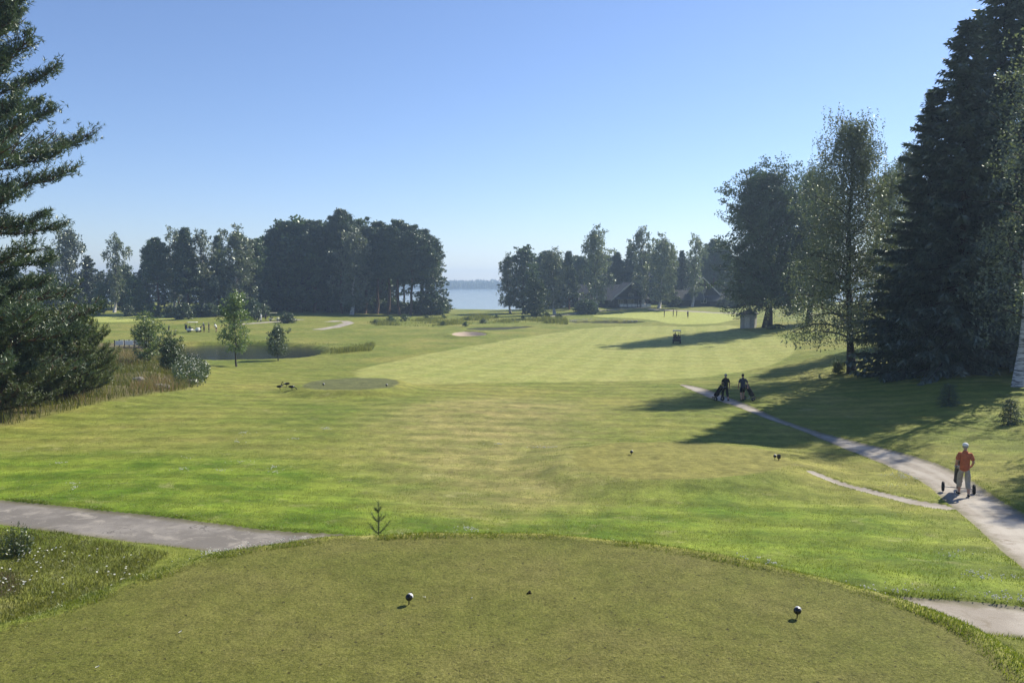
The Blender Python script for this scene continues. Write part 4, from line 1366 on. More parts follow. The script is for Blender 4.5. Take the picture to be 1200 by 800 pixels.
def person(label, loc, rz, pose, top, legs, hair, cap=None, shorts=False, sleeve=.8, group=None, scale=1.0, detail=2, shoe='black_cloth'):
    """standing or sitting figure facing +Y; pose = dict of joints for both sides"""
    root = thing('person', label, 'person', loc, rz, group, (scale, scale, scale))
    lean = pose.get('lean', 0.0)
    hz = pose.get('hip', .93)
    def sp(z, y=0.0, x=0.0):
        """a point of the spine, leaning forward about the hip"""
        k = z - .93
        return (x, y + math.sin(lean) * k, hz + math.cos(lean) * k)
    A = np.array
    sho = {s: A(sp(1.40, 0, s * .175)) for s in (-1, 1)}
    elb, wri, kne, ank, toe = {}, {}, {}, {}, {}
    for s, nm in ((-1, 'l'), (1, 'r')):
        elb[s] = A(pose.get('elb_' + nm, tuple(sho[s] + A([s * .07, -.03, -.29]))))
        wri[s] = A(pose.get('wri_' + nm, tuple(elb[s] + A([s * .01, .07, -.25]))))
        ank[s] = A(pose.get('ank_' + nm, (s * .10, 0, .085)))
        kne[s] = A(pose.get('kne_' + nm, tuple((A([s * .10, 0, hz]) + ank[s]) / 2 + A([0, .03, .02]))))
        toe[s] = ank[s] + A([s * .025, .15, -.045])
    hip = {s: A([s * .092, 0, hz - .03]) for s in (-1, 1)}
    hc = A(sp(1.605, .035))
    hc[2] += pose.get('head_dz', 0)
    b = Geo()
    nodes = [(sp(.95), (.10, .075)), (sp(1.10), (.095, .070)), (sp(1.28), (.105, .072)), (sp(1.40), (.060, .055)), (sp(1.46, .005), (.056, .058)), (tuple(hc + A([0, -.015, -.05])), (.056, .062))]
    edges = [(0, 1), (1, 2), (2, 3), (3, 4), (4, 5)]
    for s in (-1, 1):
        i = len(nodes)
        nodes += [(tuple(sho[s] + A([-s * .01, 0, -.01])), (.042, .042)), (tuple(elb[s]), (.040, .040)), (tuple(wri[s]), (.027, .027)),
                  (tuple(hip[s]), (.082, .085)), (tuple(kne[s]), (.056, .058)), (tuple((kne[s] * .6 + ank[s] * .4) + A([0, -.015, 0])), (.054, .056)), (tuple(ank[s]), (.036, .038)), (tuple(toe[s]), (.036, .026))]
        edges += [(2, i), (i, i + 1), (i + 1, i + 2), (0, i + 3), (i + 3, i + 4), (i + 4, i + 5), (i + 5, i + 6), (i + 6, i + 7)]
    add_skin(b, nodes, edges, detail)
    head_geo(b, hc)
    for s in (-1, 1):
        hand_geo(b, wri[s], pose.get('hand_' + ('l' if s < 0 else 'r'), tuple(wri[s] - elb[s])), s)
    b.build('body', M['skin'], root, True)
    for s in (-1, 1):
        e = Geo(); e.ball(hc + A([s * .030, .083, .012]), (.011, .008, .009), 8, 6)
        e.build('eye', M['eye'], root, True)
    # shirt
    g = Geo()
    nodes = [(sp(.80), (.150, .122)), (sp(.90), (.160, .130)), (sp(1.10), (.158, .124)), (sp(1.27), (.178, .130)), (sp(1.39), (.125, .100)), (sp(1.45), (.080, .080)), (sp(1.50), (.066, .068))]
    edges = [(0, 1), (1, 2), (2, 3), (3, 4), (4, 5), (5, 6)]
    for s in (-1, 1):
        i = len(nodes)
        nodes += [(tuple(sho[s] + A([-s * .012, 0, -.015])), (.074, .074)), (tuple(sho[s] + (elb[s] - sho[s]) * (sleeve + .08)), (.066, .066))]
        edges += [(3, i), (i, i + 1)]
    add_skin(g, nodes, edges, detail)
    g.build('shirt', M[top], root, True)
    # trousers or shorts
    g = Geo()
    nodes = [(sp(1.08), (.128, .098)), (sp(.98), (.142, .112)), (sp(.90), (.150, .122))]
    edges = [(0, 1), (1, 2)]
    for s in (-1, 1):
        i = len(nodes)
        if shorts:
            nodes += [(tuple(hip[s] + A([0, 0, -.03])), (.098, .105)), (tuple(hip[s] * .4 + kne[s] * .6), (.094, .098)), (tuple(hip[s] * .15 + kne[s] * .85), (.094, .098))]
            edges += [(2, i), (i, i + 1), (i + 1, i + 2)]
        else:
            nodes += [(tuple(hip[s] + A([0, 0, -.03])), (.098, .105)), (tuple(hip[s] * .5 + kne[s] * .5), (.092, .098)), (tuple(kne[s]), (.080, .084)), (tuple(kne[s] * .35 + ank[s] * .65 + A([0, -.012, 0])), (.074, .080)), (tuple(ank[s] + A([0, -.008, -.035])), (.058, .064))]
            edges += [(2, i), (i, i + 1), (i + 1, i + 2), (i + 2, i + 3)]
    add_skin(g, nodes, edges, detail)
    g.build('shorts' if shorts else 'trousers', M[legs], root, True)
    for s in (-1, 1):
        g = Geo()
        a = ank[s]
        g.tube([a + A([0, -.07, -.04]), a + A([0, -.03, -.035]), a + A([s * .012, .08, -.045]), a + A([s * .025, .17, -.055]), a + A([s * .028, .20, -.06])], [.030, .046, .046, .040, .020], 10)
        g.build('shoe', M[shoe], root, True)
    h = Geo()
    h.ball(hc + A([0, -.012, .022]), (.082, .100, .105), 16, 12)
    V = h.v[-1]
    low = V[:, 2] < hc[2] + .035
    fr = (V[:, 1] > hc[1] + .03) & low
    V[fr] = hc + (V[fr] - hc) * .72
    V[:, 2] = np.maximum(V[:, 2], hc[2] - .065)
    h.build('hair', M[hair], root, True)
    if cap:
        c = Geo()
        c.ball(hc + A([0, -.008, .045]), (.092, .108, .085), 16, 10)
        V = c.v[-1]
        V[:, 2] = np.maximum(V[:, 2], hc[2] + .035)
        c.tube([hc + A([0, .07, .045]), hc + A([0, .12, .042]), hc + A([0, .165, .030])], [.07, .07, .045], 12)
        V = c.v[-1]
        V[:, 2] = hc[2] + .04 + (V[:, 2] - hc[2] - .04) * .10 - .10 * (V[:, 1] - hc[1] - .07)
        c.build('cap', M[cap], root, True)
    return root

WALK = dict(ank_l=(-.10, .24, .09), kne_l=(-.10, .20, .50), ank_r=(.10, -.24, .13), kne_r=(.10, -.02, .47))
STAND = {}

# ------------------------------------------------------------------ golf things
def wheel(root, c, r, w, name='wheel'):
    o = Geo()
    c = np.array(c, float)
    a = np.linspace(0, 2 * np.pi, 21)
    ring = np.stack([np.zeros(21), np.cos(a) * (r - w * .5), np.sin(a) * (r - w * .5)], 1) + c
    o.tube(ring, w * .5, 8, cap=False)
    t = o.build(name, M['rubber'], root, True)
    q = Geo()
    q.tube([c - [w * .28, 0, 0], c + [w * .28, 0, 0]], r - w * .7, 18)
    q.tube([c - [w * .6, 0, 0], c + [w * .6, 0, 0]], r * .22, 10)
    q.build('rim', M['grey_metal'], t)
    return t

def golf_bag(root, p0, p1, r=.13, mat='bag_cloth', clubs=6, seed=0):
    """bag from its base p0 to its mouth p1 with pocket, and club heads standing out"""
    p0 = np.array(p0, float); p1 = np.array(p1, float)
    d = (p1 - p0) / np.linalg.norm(p1 - p0)
    L = np.linalg.norm(p1 - p0)
    g = Geo()
    g.tube([p0, p0 + d * .02, p0 + d * L * .45, p1 - d * .03, p1], [r * .86, r * .95, r, r * 1.02, r * 1.12], 14)
    s = np.cross(d, [1, 0, 0]); s /= np.linalg.norm(s)
    g.tube([p0 + d * L * .10 - s * r * .8, p0 + d * L * .3 - s * r * .95, p0 + d * L * .5 - s * r * .8], [r * .55, r * .62, r * .5], 10)
    b = g.build('bag', M[mat], root, True)
    for q, (fr, mm) in enumerate(((.97, 'grey_metal'), (.55, 'grey_cloth'), (.06, 'rubber'))):
        c = Geo(); c.tube([p0 + d * L * fr - d * .012, p0 + d * L * fr + d * .012], r * (1.14 if fr > .9 else 1.03), 14)
        c.build('band', M[mm], b, True)
    rs = np.random.default_rng(seed)
    for k in range(clubs):
        c = Geo()
        o = np.array([rs.uniform(-.6, .6), rs.uniform(-.5, .5), 0]) * r
        q = p1 + o
        e = q + d * rs.uniform(.16, .34) + o * .4
        c.tube([q - d * .05, e], .007, 5)
        if k < 3:
            c.ball(e, (.045, .06, .04), 8, 6)
        else:
            c.tube([e, e + np.array([.05, .02, -.02])], [.012, .028], 6)
        c.build('club', M['black_plastic' if k < 3 else 'grey_metal'], b, True)
    return b

def golf_trolley(label, loc, rz, group=None, span=.40, r=.16, bag='bag_cloth', seed=1):
    t = thing('golf_trolley', label, 'golf trolley', loc, rz, group)
    g = Geo()
    g.tube([(-span, 0, r), (span, 0, r)], .014, 8)
    g.tube([(0, .50, .16), (0, .30, .22), (0, -.15, .62), (0, -.42, .96)], .018, 8)
    g.tube([(0, .10, .38), (0, 0, r)], .014, 8)
    g.tube([(-.16, -.42, .96), (-.10, -.46, .99), (.10, -.46, .99), (.16, -.42, .96)], .016, 8)
    g.build('frame', M['grey_metal'], t, True)
    for s in (-1, 1):
        wheel(t, (s * span, 0, r), r, .085)
    wheel(t, (0, .55, .12), .12, .045)
    golf_bag(t, (0, .36, .30), (0, -.20, .98), .13, bag, 7, seed)
    return t

def golf_cart(label, loc, rz, body, roof, group=None, driver=False, bags=True):
    t = thing('golf_cart', label, 'golf cart', loc, rz, group)
    g = Geo()
    g.rbox(-.58, .58, -1.10, 1.12, .28, .40, .04)                  # floor pan
    g.rbox(-.56, .56, .62, 1.18, .38, .80, .10)                    # front cowl
    g.rbox(-.58, .58, -1.12, -.18, .38, .66, .08)                  # rear body
    for s in (-1, 1):
        g.rbox(s * .48 - .12, s * .48 + .12, .50, 1.10, .36, .60, .05)
        g.rbox(s * .48 - .13, s * .48 + .13, -1.05, -.35, .36, .62, .05)
    g.build('body', M[body], t)
    g = Geo(); g.rbox(-.50, .50, -.62, -.10, .66, .80, .05); g.build('seat', M['black_plastic'], t)
    g = Geo(); g.rbox(-.50, .50, -.70, -.58, .78, 1.12, .05); g.build('backrest', M['black_plastic'], t)
    g = Geo(); g.rbox(-.60, .60, -.98, .74, 1.80, 1.88, .06); g.build('roof', M[roof], t)
    for x in (-.52, .52):
        for y0, y1 in ((.78, .58), (-.72, -.82)):
            g = Geo(); g.tube([(x, y0, .66), (x, (y0 + y1) / 2, 1.3), (x, y1, 1.80)], .018, 6); g.build('roof_post', M['black_plastic'], t, True)
    g = Geo()
    a = np.linspace(0, 2 * np.pi, 17)
    g.tube(np.stack([-.26 + .17 * np.cos(a), .34 + .09 * np.sin(a), .98 + .14 * np.sin(a)], 1), .014, 6, cap=False)
    g.tube([(-.26, .34, .98), (-.26, .66, .78)], .018, 6)
    g.build('steering_wheel', M['black_plastic'], t, True)
    for x in (-.50, .50):
        for y in (.82, -.72):
            wheel(t, (x, y, .22), .22, .18)
    for s in (-1, 1):
        g = Geo(); g.ball((s * .36, 1.16, .62), (.08, .04, .05), 10, 6); g.build('headlight', M['white_paint'], t, True)
    g = Geo(); g.rbox(-.5, .5, -1.32, -1.10, .50, .58, .03); g.build('bag_rack', M['black_plastic'], t)
    return t

def tee_marker(label, p, s=1.0, group=None, lean=0.0):
    t = thing('tee_marker', label, 'tee marker', tuple(p), 0, group, (s, s, s))
    g = Geo()
    g.tube([(0, 0, -.05), (lean * .4, 0, .03), (lean, 0, .075)], [.006, .008, .010], 8)
    g.build('peg', M['marker_black'], t, True)
    g = Geo()
    g.ball((lean, 0, .105), (.052, .052, .050), 20, 14)
    b = g.build('ball', M['marker_black'], t, True)
    g = Geo()
    g.ball((lean + .010, .014, .113), (.047, .044, .046), 20, 14)
    g.build('cap', M['marker_white'], t, True)
    return t

# --- man in orange on the right path
pm = gp(1129, 581)
person('man in orange shirt and khaki trousers with white cap on the path', tuple(pm), R(-22),
       dict(WALK, ank_l=(-.11, .16, .09), ank_r=(.11, -.20, .12), kne_l=(-.11, .14, .50), elb_l=(-.235, -.05, 1.12), wri_l=(-.225, .15, .95), elb_r=(.235, -.05, 1.12), wri_r=(.215, .16, .95), hand_l=(.3, 1, -.2), hand_r=(-.3, 1, -.2)),
       'orange_cloth', 'khaki_cloth', 'grey_hair', 'white_cloth', scale=1.0)
def beside(p, dx, dy):
    q = np.array([p[0] + dx, p[1] + dy])
    return (q[0], q[1], float(zground(q[:1], q[1:])[0]))
golf_trolley('golf trolley with two wide set black wheels pushed by the man in orange', beside(pm, .10, .46), R(-27), span=.44, r=.17)
# --- two golfers on the path
pa = gp(850, 469.5); pb = gp(870, 470)
person('golfer in black with grey hair, left of the pair on the path', tuple(pa), R(8),
       dict(WALK, elb_l=(-.30, -.10, 1.16), wri_l=(-.26, -.06, .93)), 'black_cloth', 'black_cloth', 'grey_hair', scale=1.03)
person('golfer in blue grey shirt and dark shorts, right of the pair', tuple(pb), R(-4),
       dict(WALK, ank_l=(-.10, -.22, .12), kne_l=(-.10, -.02, .47), ank_r=(.10, .22, .09), kne_r=(.10, .2, .5), elb_r=(.28, -.08, 1.15), wri_r=(.27, -.14, .92)), 'grey_cloth', 'black_cloth', 'dark_hair', shorts=True, scale=1.03)
golf_trolley('dark golf bag on a trolley pulled by the golfer in black', beside(pa, -.42, -.05), R(28), bag='black_cloth', seed=2, span=.30)
golf_trolley('golf trolley standing at the right side of the golfer in blue grey', beside(pb, .48, .25), R(-60), seed=3, span=.36, r=.14)

# --- cart on the fairway
pc = gp(793, 402)
golf_cart('dark golf cart with driver on the fairway at the edge of the tree shadow', tuple(pc), R(-12), 'dark_paint', 'cart_roof')
SIT = dict(hip=.86, ank_l=(-.13, .52, .36), kne_l=(-.12, .44, .82), ank_r=(.13, .52, .36), kne_r=(.12, .44, .82), elb_l=(-.26, .12, 1.12), wri_l=(-.20, .38, 1.02), elb_r=(.26, .12, 1.12), wri_r=(.14, .38, 1.02))
def on_cart(p, rz, x, y):
    c, s = math.cos(rz), math.sin(rz)
    return (p[0] + c * x - s * y, p[1] + s * x + c * y, p[2])
person('person in dark clothes driving the dark golf cart on the fairway', on_cart(pc, R(-12), -.24, -.36), R(-12), SIT, 'black_cloth', 'black_cloth', 'dark_hair', detail=1)

def seat_bag(label, p, rz, x):
    t = thing('golf_bag', label, 'golf bag', on_cart(p, rz, x, -1.22), rz, 'golf bags strapped to the golf carts')
    golf_bag(t, (0, 0, .58), (0, -.10, 1.36), .13, 'bag_cloth', 6, int(x * 50 + 60))
seat_bag('golf bag on the left of the dark cart on the fairway', pc, R(-12), -.24)
seat_bag('golf bag on the right of the dark cart on the fairway', pc, R(-12), .24)

# --- group by the pond
pk = gp(226.5, 389)
golf_cart('white golf cart with white roof seen from its side beyond the pond', tuple(pk), R(-86), 'white_paint', 'white_paint')
seat_bag('dark golf bag on the near side of the white cart beyond the pond', pk, R(-86), .24)
seat_bag('dark golf bag on the far side of the white cart beyond the pond', pk, R(-86), -.24)
person('golfer in dark clothes leaning on a golf bag behind the white cart', tuple(gp(239.3, 388.6)), R(80), dict(lean=.15, elb_l=(-.22, .22, 1.2), wri_l=(-.14, .42, 1.05)), 'grey_cloth', 'black_cloth', 'grey_hair', cap='white_cloth', detail=1)
golf_trolley('golf bag on a trolley between the white cart and the leaning golfer', tuple(gp(234.6, 388.8)), R(100), seed=5)
person('golfer in navy standing alone between the leaning and the bending golfer', tuple(gp(245, 388.8)), R(120), STAND, 'navy_cloth', 'navy_cloth', 'grey_hair', detail=1)
person('golfer in white shirt and dark shorts bending over beyond the pond', tuple(gp(253.6, 388.8)), R(70), dict(lean=.5, elb_l=(-.12, .42, 1.02), wri_l=(-.04, .48, .78), elb_r=(.12, .42, 1.02), wri_r=(.04, .48, .78)), 'white_cloth', 'black_cloth', 'grey_hair', shorts=True, detail=1)
golf_trolley('lone golf trolley on the grass left of the white cart', tuple(gp(198, 388.5)), R(30), seed=6)
# --- by the far cart path
person('golfer in white top beside the far cart path in front of the dense wood', tuple(gp(306, 376.5)), R(60), STAND, 'white_cloth', 'white_cloth', 'grey_hair', cap='white_cloth', detail=1)
golf_trolley('dark golf trolley left of the golfer in white by the far cart path', tuple(gp(303.5, 376.8)), R(60), seed=7, bag='black_cloth')
person('golfer in dark clothes right of the golfer in white by the far cart path', tuple(gp(311.3, 375.5)), R(10), STAND, 'grey_cloth', 'black_cloth', 'dark_hair', detail=1)
golf_cart('cream golf cart on the far cart path before the dense wood', tuple(gp(321, 376)), R(-75), 'cream_paint', 'cream_paint')
# --- on the far green
for u, v, lab, top in ((778.5, 371.2, 'leftmost of the four golfers on the far green', 'black_cloth'), (789, 370.2, 'second golfer from the left on the far green', 'grey_cloth'), (793, 371, 'third golfer from the left on the far green', 'black_cloth'), (806, 372.2, 'rightmost of the four golfers on the far green, standing apart', 'navy_cloth')):
    person(lab, tuple(gp(u, v)), R(90 if u < 800 else -60), STAND, top, 'black_cloth', 'dark_hair', group='golfers on the far green', detail=1)

# --- tee markers
tee_marker('black and white ball tee marker on the near tee, left of the pair', gp(479, 708), 1.0, lean=.006)
tee_marker('black and white ball tee marker on the near tee, right of the pair', gp(934, 724), 1.0, lean=.002)
tee_marker('small ball marker on the second tee, left of the pair', gp(740, 533), 1.2)
tee_marker('small ball marker on the second tee, beside the black post', gp(908, 538), 1.2)
g = Geo()
g.tube([(0, 0, -.05), (.01, 0, .06)], .02, 8)
g.rbox(-.055, .065, -.05, .05, .05, .20, .015)
tag(g.build('tee_box_sign', M['marker_black']), 'squat black block on a post at the right of the second tee', 'tee post').location = tuple(gp(912.5, 538.5))
tee_marker('tiny dark ball marker at the back left of the round dark tee', gp(379, 452.5), 1.4)
tee_marker('tiny dark ball marker at the right of the round dark tee', gp(453, 453.5), 1.4)
# --- broken pegs and a clod on the near tee
for u, v, lab in ((497, 700, 'white broken tee peg beside the left ball marker'), (553, 701, 'white broken tee peg right of the left ball marker'), (211, 741, 'white broken tee peg on the left half of the near tee'), (114, 782, 'white broken tee peg at the near left corner')):
    g = Geo()
    a = random.uniform(0, 6.28)
    c, s = math.cos(a), math.sin(a)
    g.tube([(-.022 * c, -.022 * s, .014), (.010 * c, .010 * s, .016), (.016 * c, .016 * s, .017), (.021 * c, .021 * s, .018)], [.003, .004, .007, .009], 8)
    tag(g.build('tee_peg', M['white_paint'], smooth=True), lab, 'tee peg', 'broken tee pegs').location = tuple(gp(u, v))
rs = np.random.default_rng(9)
g = Geo()
for k in range(16):
    g.ball(rs.normal(size=3) * [.022, .014, .006] + [0, 0, .014], rs.uniform(.008, .018, 3), 8, 6)
tag(g.build('turf_clod', M['turf_clod']), 'dark clod of turf lying on the near tee', 'turf').location = tuple(gp(621, 695))

# --- geese
def goose(label, p, rz, up):
    t = thing('goose', label, 'goose', tuple(p), rz, 'geese on the grass')
    b = Geo()
    if up:
        n = [((0, -.02, .22), (.085, .10)), ((0, -.15, .22), (.06, .06)), ((0, -.24, .24), (.02, .018)), ((0, .09, .26), (.065, .075)), ((0, .14, .36), (.028, .030)), ((0, .15, .47), (.024, .026)), ((0, .19, .53), (.050, .046)), ((0, .26, .52), (.018, .014))]
        e = [(0, 1), (1, 2), (0, 3), (3, 4), (4, 5), (5, 6), (6, 7)]
    else:
        n = [((0, -.02, .22), (.085, .10)), ((0, -.15, .23), (.06, .06)), ((0, -.25, .26), (.02, .018)), ((0, .10, .22), (.065, .07)), ((0, .20, .20), (.03, .03)), ((0, .29, .12), (.024, .026)), ((0, .33, .07), (.050, .046)), ((0, .37, .02), (.018, .014))]
        e = [(0, 1), (1, 2), (0, 3), (3, 4), (4, 5), (5, 6), (6, 7)]
    add_skin(b, n, e, 2)
    for s in (-1, 1):
        b.tube([(s * .04, 0, .16), (s * .045, .01, .08), (s * .045, 0, .01)], [.018, .009, .008], 6)
        b.tube([(s * .045, -.01, .008), (s * .05, .07, .006)], [.008, .022], 6)
    b.build('body', M['goose_dark'], t, True)
    g = Geo()
    g.ball((0, .115, .235), (.055, .05, .07), 12, 8)
    g.build('breast', M['goose_pale'], t, True)
    for s in (-1, 1):
        g = Geo(); g.ball((s * .078, -.07, .245), (.022, .15, .065), 12, 8); g.build('wing', M['goose_dark'], t, True)
goose('goose standing upright with pale breast left of the round dark tee', gp(328, 456.5), R(-60), True)
goose('goose with head down, nearest to the round dark tee', gp(342, 456.8), R(-85), False)
goose('small dark goose with head down behind the other two', gp(336, 453), R(100), False)

# ------------------------------------------------------------------ buildings
def gable_walls(g, w, d, h, rh):
    V = [(-w / 2, -d / 2, -.6), (w / 2, -d / 2, -.6), (w / 2, d / 2, -.6), (-w / 2, d / 2, -.6), (-w / 2, -d / 2, h), (w / 2, -d / 2, h), (w / 2, d / 2, h), (-w / 2, d / 2, h), (0, -d / 2, h + rh), (0, d / 2, h + rh)]
    g.add(V, [(0, 1, 5, 4), (1, 2, 6, 5), (2, 3, 7, 6), (3, 0, 4, 7)])
    n = g.n - 10
    g.f.append(np.array([(4, 5, 8), (6, 7, 9)]) + n); g.m.append(np.zeros(2, dtype=np.int32))

def gable_roof(g, w, d, h, rh, ov, th):
    for s in (-1, 1):
        k = rh / (w / 2)
        x1 = w / 2 + ov; z1 = h - ov * k
        P = [(0, h + rh + .02), (s * x1, z1 + .02), (s * x1, z1 + th), (0, h + rh + th)]
        V = [(x, y, z) for y in (-d / 2 - ov, d / 2 + ov) for x, z in P]
        g.add(V, [(0, 1, 5, 4), (1, 2, 6, 5), (2, 3, 7, 6), (3, 0, 4, 7), (0, 3, 2, 1), (4, 5, 6, 7)])

def house(label, p, rz, w, d, h, rh, wins, door=None, porch=None, chimney=None, group=None, ov=.9):
    """timber lodge: gable ends face local -Y and +Y"""
    t = thing('timber_house', label, 'house', tuple(p), rz, group)
    g = Geo(); gable_walls(g, w, d, h, rh); g.build('wall', M['dark_wood'], t)
    g = Geo(); gable_roof(g, w, d, h, rh, ov, .22); rf = g.build('roof', M['roof'], t)
    k = rh / (w / 2)
    for e in (-1, 1):
        for s in (-1, 1):
            g = Geo()
            y = e * (d / 2 + ov + .03)
            x1 = w / 2 + ov; z1 = h - ov * k
            V = [(0, yy, h + rh - .12) for yy in (y - .03, y + .03)] + [(0, yy, h + rh + .38) for yy in (y - .03, y + .03)] + [(s * x1, yy, z1 - .10) for yy in (y - .03, y + .03)] + [(s * x1, yy, z1 + .38) for yy in (y - .03, y + .03)]
            g.add(V, [(0, 4, 6, 2), (1, 3, 7, 5), (2, 6, 7, 3), (0, 1, 5, 4), (4, 5, 7, 6), (0, 2, 3, 1)])
            g.build('bargeboard', M['pale_wood'], rf)
    for (face, x, z, ww, hh) in wins:
        f = Geo()
        def bx(a0, a1, z0, z1, o0, o1):
            if face == 'front': f.box(a0, a1, -d / 2 - o1, -d / 2 - o0, z0, z1)
            elif face == 'left': f.box(-w / 2 - o1, -w / 2 - o0, a0, a1, z0, z1)
            else: f.box(w / 2 + o0, w / 2 + o1, a0, a1, z0, z1)
        for a0, a1, z0, z1 in ((x - ww / 2 - .1, x - ww / 2, z, z + hh), (x + ww / 2, x + ww / 2 + .1, z, z + hh), (x - ww / 2 - .1, x + ww / 2 + .1, z + hh, z + hh + .1), (x - ww / 2 - .1, x + ww / 2 + .1, z - .1, z), (x - .04, x + .04, z, z + hh)):
            bx(a0, a1, z0, z1, .004, .07)
        win = f.build('window', M['pale_wood'], t)
        f = Geo(); bx(x - ww / 2, x + ww / 2, z, z + hh, .004, .03)
        f.build('pane', M['glass'], win)
    if door:
        x = door
        g = Geo(); g.box(x - .5, x + .5, -d / 2 - .06, -d / 2 - .004, 0, 2.1); dd = g.build('door', M['pale_wood'], t)
        g = Geo(); g.ball((x + .38, -d / 2 - .09, 1.0), .04, 8, 6); g.build('handle', M['grey_metal'], dd)
    if porch:
        x0, x1, dep = porch
        g = Geo(); g.box(x0, x1, -d / 2 - dep, -d / 2 - .01, -.6, .18); g.build('terrace', M['dark_wood'], t)
        for i in range(4):
            x = x0 + .15 + (x1 - x0 - .3) * i / 3
            g = Geo(); g.box(x - .08, x + .08, -d / 2 - dep + .05, -d / 2 - dep + .21, .18, 2.5); g.build('porch_post', M['dark_wood'], t)
        g = Geo(); g.add([(x0 - .2, -d / 2 - dep - .3, 2.5), (x1 + .2, -d / 2 - dep - .3, 2.5), (x1 + .2, -d / 2 - .01, 3.1), (x0 - .2, -d / 2 - .01, 3.1), (x0 - .2, -d / 2 - dep - .3, 2.62), (x1 + .2, -d / 2 - dep - .3, 2.62), (x1 + .2, -d / 2 - .01, 3.22), (x0 - .2, -d / 2 - .01, 3.22)],
                         [(3, 2, 1, 0), (4, 5, 6, 7), (0, 1, 5, 4), (1, 2, 6, 5), (2, 3, 7, 6), (3, 0, 4, 7)])
        g.build('porch_roof', M['roof'], t)
    if chimney:
        cx, cy = chimney
        g = Geo(); g.box(cx - .35, cx + .35, cy - .35, cy + .35, h, h + rh + 1.1); g.box(cx - .42, cx + .42, cy - .42, cy + .42, h + rh + 1.1, h + rh + 1.25)
        g.build('chimney', M['stone'], rf)
    return t
HG = 'dark timber houses behind the far green'
house('leftmost dark timber house, its long grey roof facing the course', at_range(703, 250), R(90), 9, 13, 2.9, 4.2, [('right', -4, 1.0, 1.2, 1.2), ('right', 0, 1.0, 1.6, 1.2), ('right', 4, 1.0, 1.2, 1.2)], group=HG)
house('gabled dark timber house in the middle with pale bargeboards towards the green', at_range(735, 243), R(4), 11, 10, 2.7, 4.7, [('front', -3.2, .9, 1.4, 1.3), ('front', 0, .9, 1.8, 1.4), ('front', 3.2, .9, 1.4, 1.3), ('front', 0, 3.2, 1.2, 1.0)], porch=(-5, 5, 2.2), group=HG)
house('taller dark timber house behind the gabled one, its roof rising at the right', at_range(754, 262), R(80), 9, 11, 4.6, 4.8, [('right', 0, 3.0, 1.4, 1.2)], chimney=(1.0, -2), group=HG)
house('rightmost dark timber house with steep gable and stepped wing', at_range(821, 243), R(-8), 9.5, 9, 3.9, 4.8, [('front', -2.6, 1.0, 1.3, 1.3), ('front', 0.4, 1.0, 1.6, 1.3), ('front', 0, 4.3, 1.4, 1.2)], door=3.2, porch=(-4.5, 2.4, 2.0), group=HG)
house('low timber wing left of the rightmost house', at_range(806, 240), R(84), 6.5, 7, 2.5, 2.3, [('right', -1.6, .9, 1.2, 1.1), ('right', 1.6, .9, 1.2, 1.1)], group=HG)
house('low dark timber shed right of the rightmost house', at_range(848, 238), R(70), 6, 8, 2.1, 1.9, [('right', 0, .9, 1.2, .9)], group=HG)

# white terrace rail in front of the gabled house
def terrace_rail(label, u, d, n, w):
    p = at_range(u, d)
    t = thing('terrace_rail', label, 'railing', tuple(p), R(3), 'white railings by the houses')
    L = n * w
    g = Geo(); g.box(-L / 2, L / 2, -.05, .05, 1.0, 1.1); g.build('rail', M['white_paint'], t)
    for i in range(n + 1):
        x = -L / 2 + i * w
        g = Geo(); g.box(x - .06, x + .06, -.06, .06, -.2, .998); g.build('post', M['white_paint'], t)
    for i in range(n):
        x = -L / 2 + i * w
        g = Geo(); g.box(x + .14, x + w - .14, -.03, .03, .15, .92); g.build('panel', M['white_paint'], t)
terrace_rail('long white terrace railing in front of the gabled timber house', 738, 236, 5, 1.25)
terrace_rail('short white railing at the right corner of the gabled timber house', 757, 235, 2, 1.4)

# hut under the big dark tree
def hut():
    p = gp(877, 384)
    t = thing('small_hut', 'small square grey plastered hut in the shade under the big dark tree', 'hut', tuple(p), R(-28))
    w = 2.35
    g = Geo(); g.box(-w / 2, w / 2, -w / 2, w / 2, -.6, 2.35); g.build('wall', M['plaster'], t)
    g = Geo()
    e = w / 2 + .3
    g.add([(-e, -e, 2.36), (e, -e, 2.36), (e, e, 2.36), (-e, e, 2.36), (-e, -e, 2.5), (e, -e, 2.5), (e, e, 2.5), (-e, e, 2.5)], [(3, 2, 1, 0), (0, 1, 5, 4), (1, 2, 6, 5), (2, 3, 7, 6), (3, 0, 4, 7)])
    n = g.n
    g.add([(-e, -e, 2.5), (e, -e, 2.5), (e, e, 2.5), (-e, e, 2.5), (0, 0, 3.3)], [(0, 1, 4), (1, 2, 4), (2, 3, 4), (3, 0, 4)])
    g.build('roof', M['roof'], t)
    g = Geo(); g.box(-.42, .42, -w / 2 - .05, -w / 2 - .004, .02, 1.95); d = g.build('door', M['pale_wood'], t)
    g = Geo(); g.ball((.32, -w / 2 - .08, 1.0), .035, 8, 6); g.build('handle', M['grey_metal'], d)
hut()
g = Geo()
g.ball((0, 0, -.1), (1.6, 1.3, .75), 16, 10)
g.v[-1] += np.random.default_rng(2).normal(size=g.v[-1].shape) * .05
tag(g.build('earth_mound', mat_plain('mound_soil', (.05, .06, .025), .95, .1, .4, 4, bump=.5), smooth=True), 'low dark mound at the foot of the big dark tree beside the hut', 'mound').location = tuple(gp(910, 384.5))

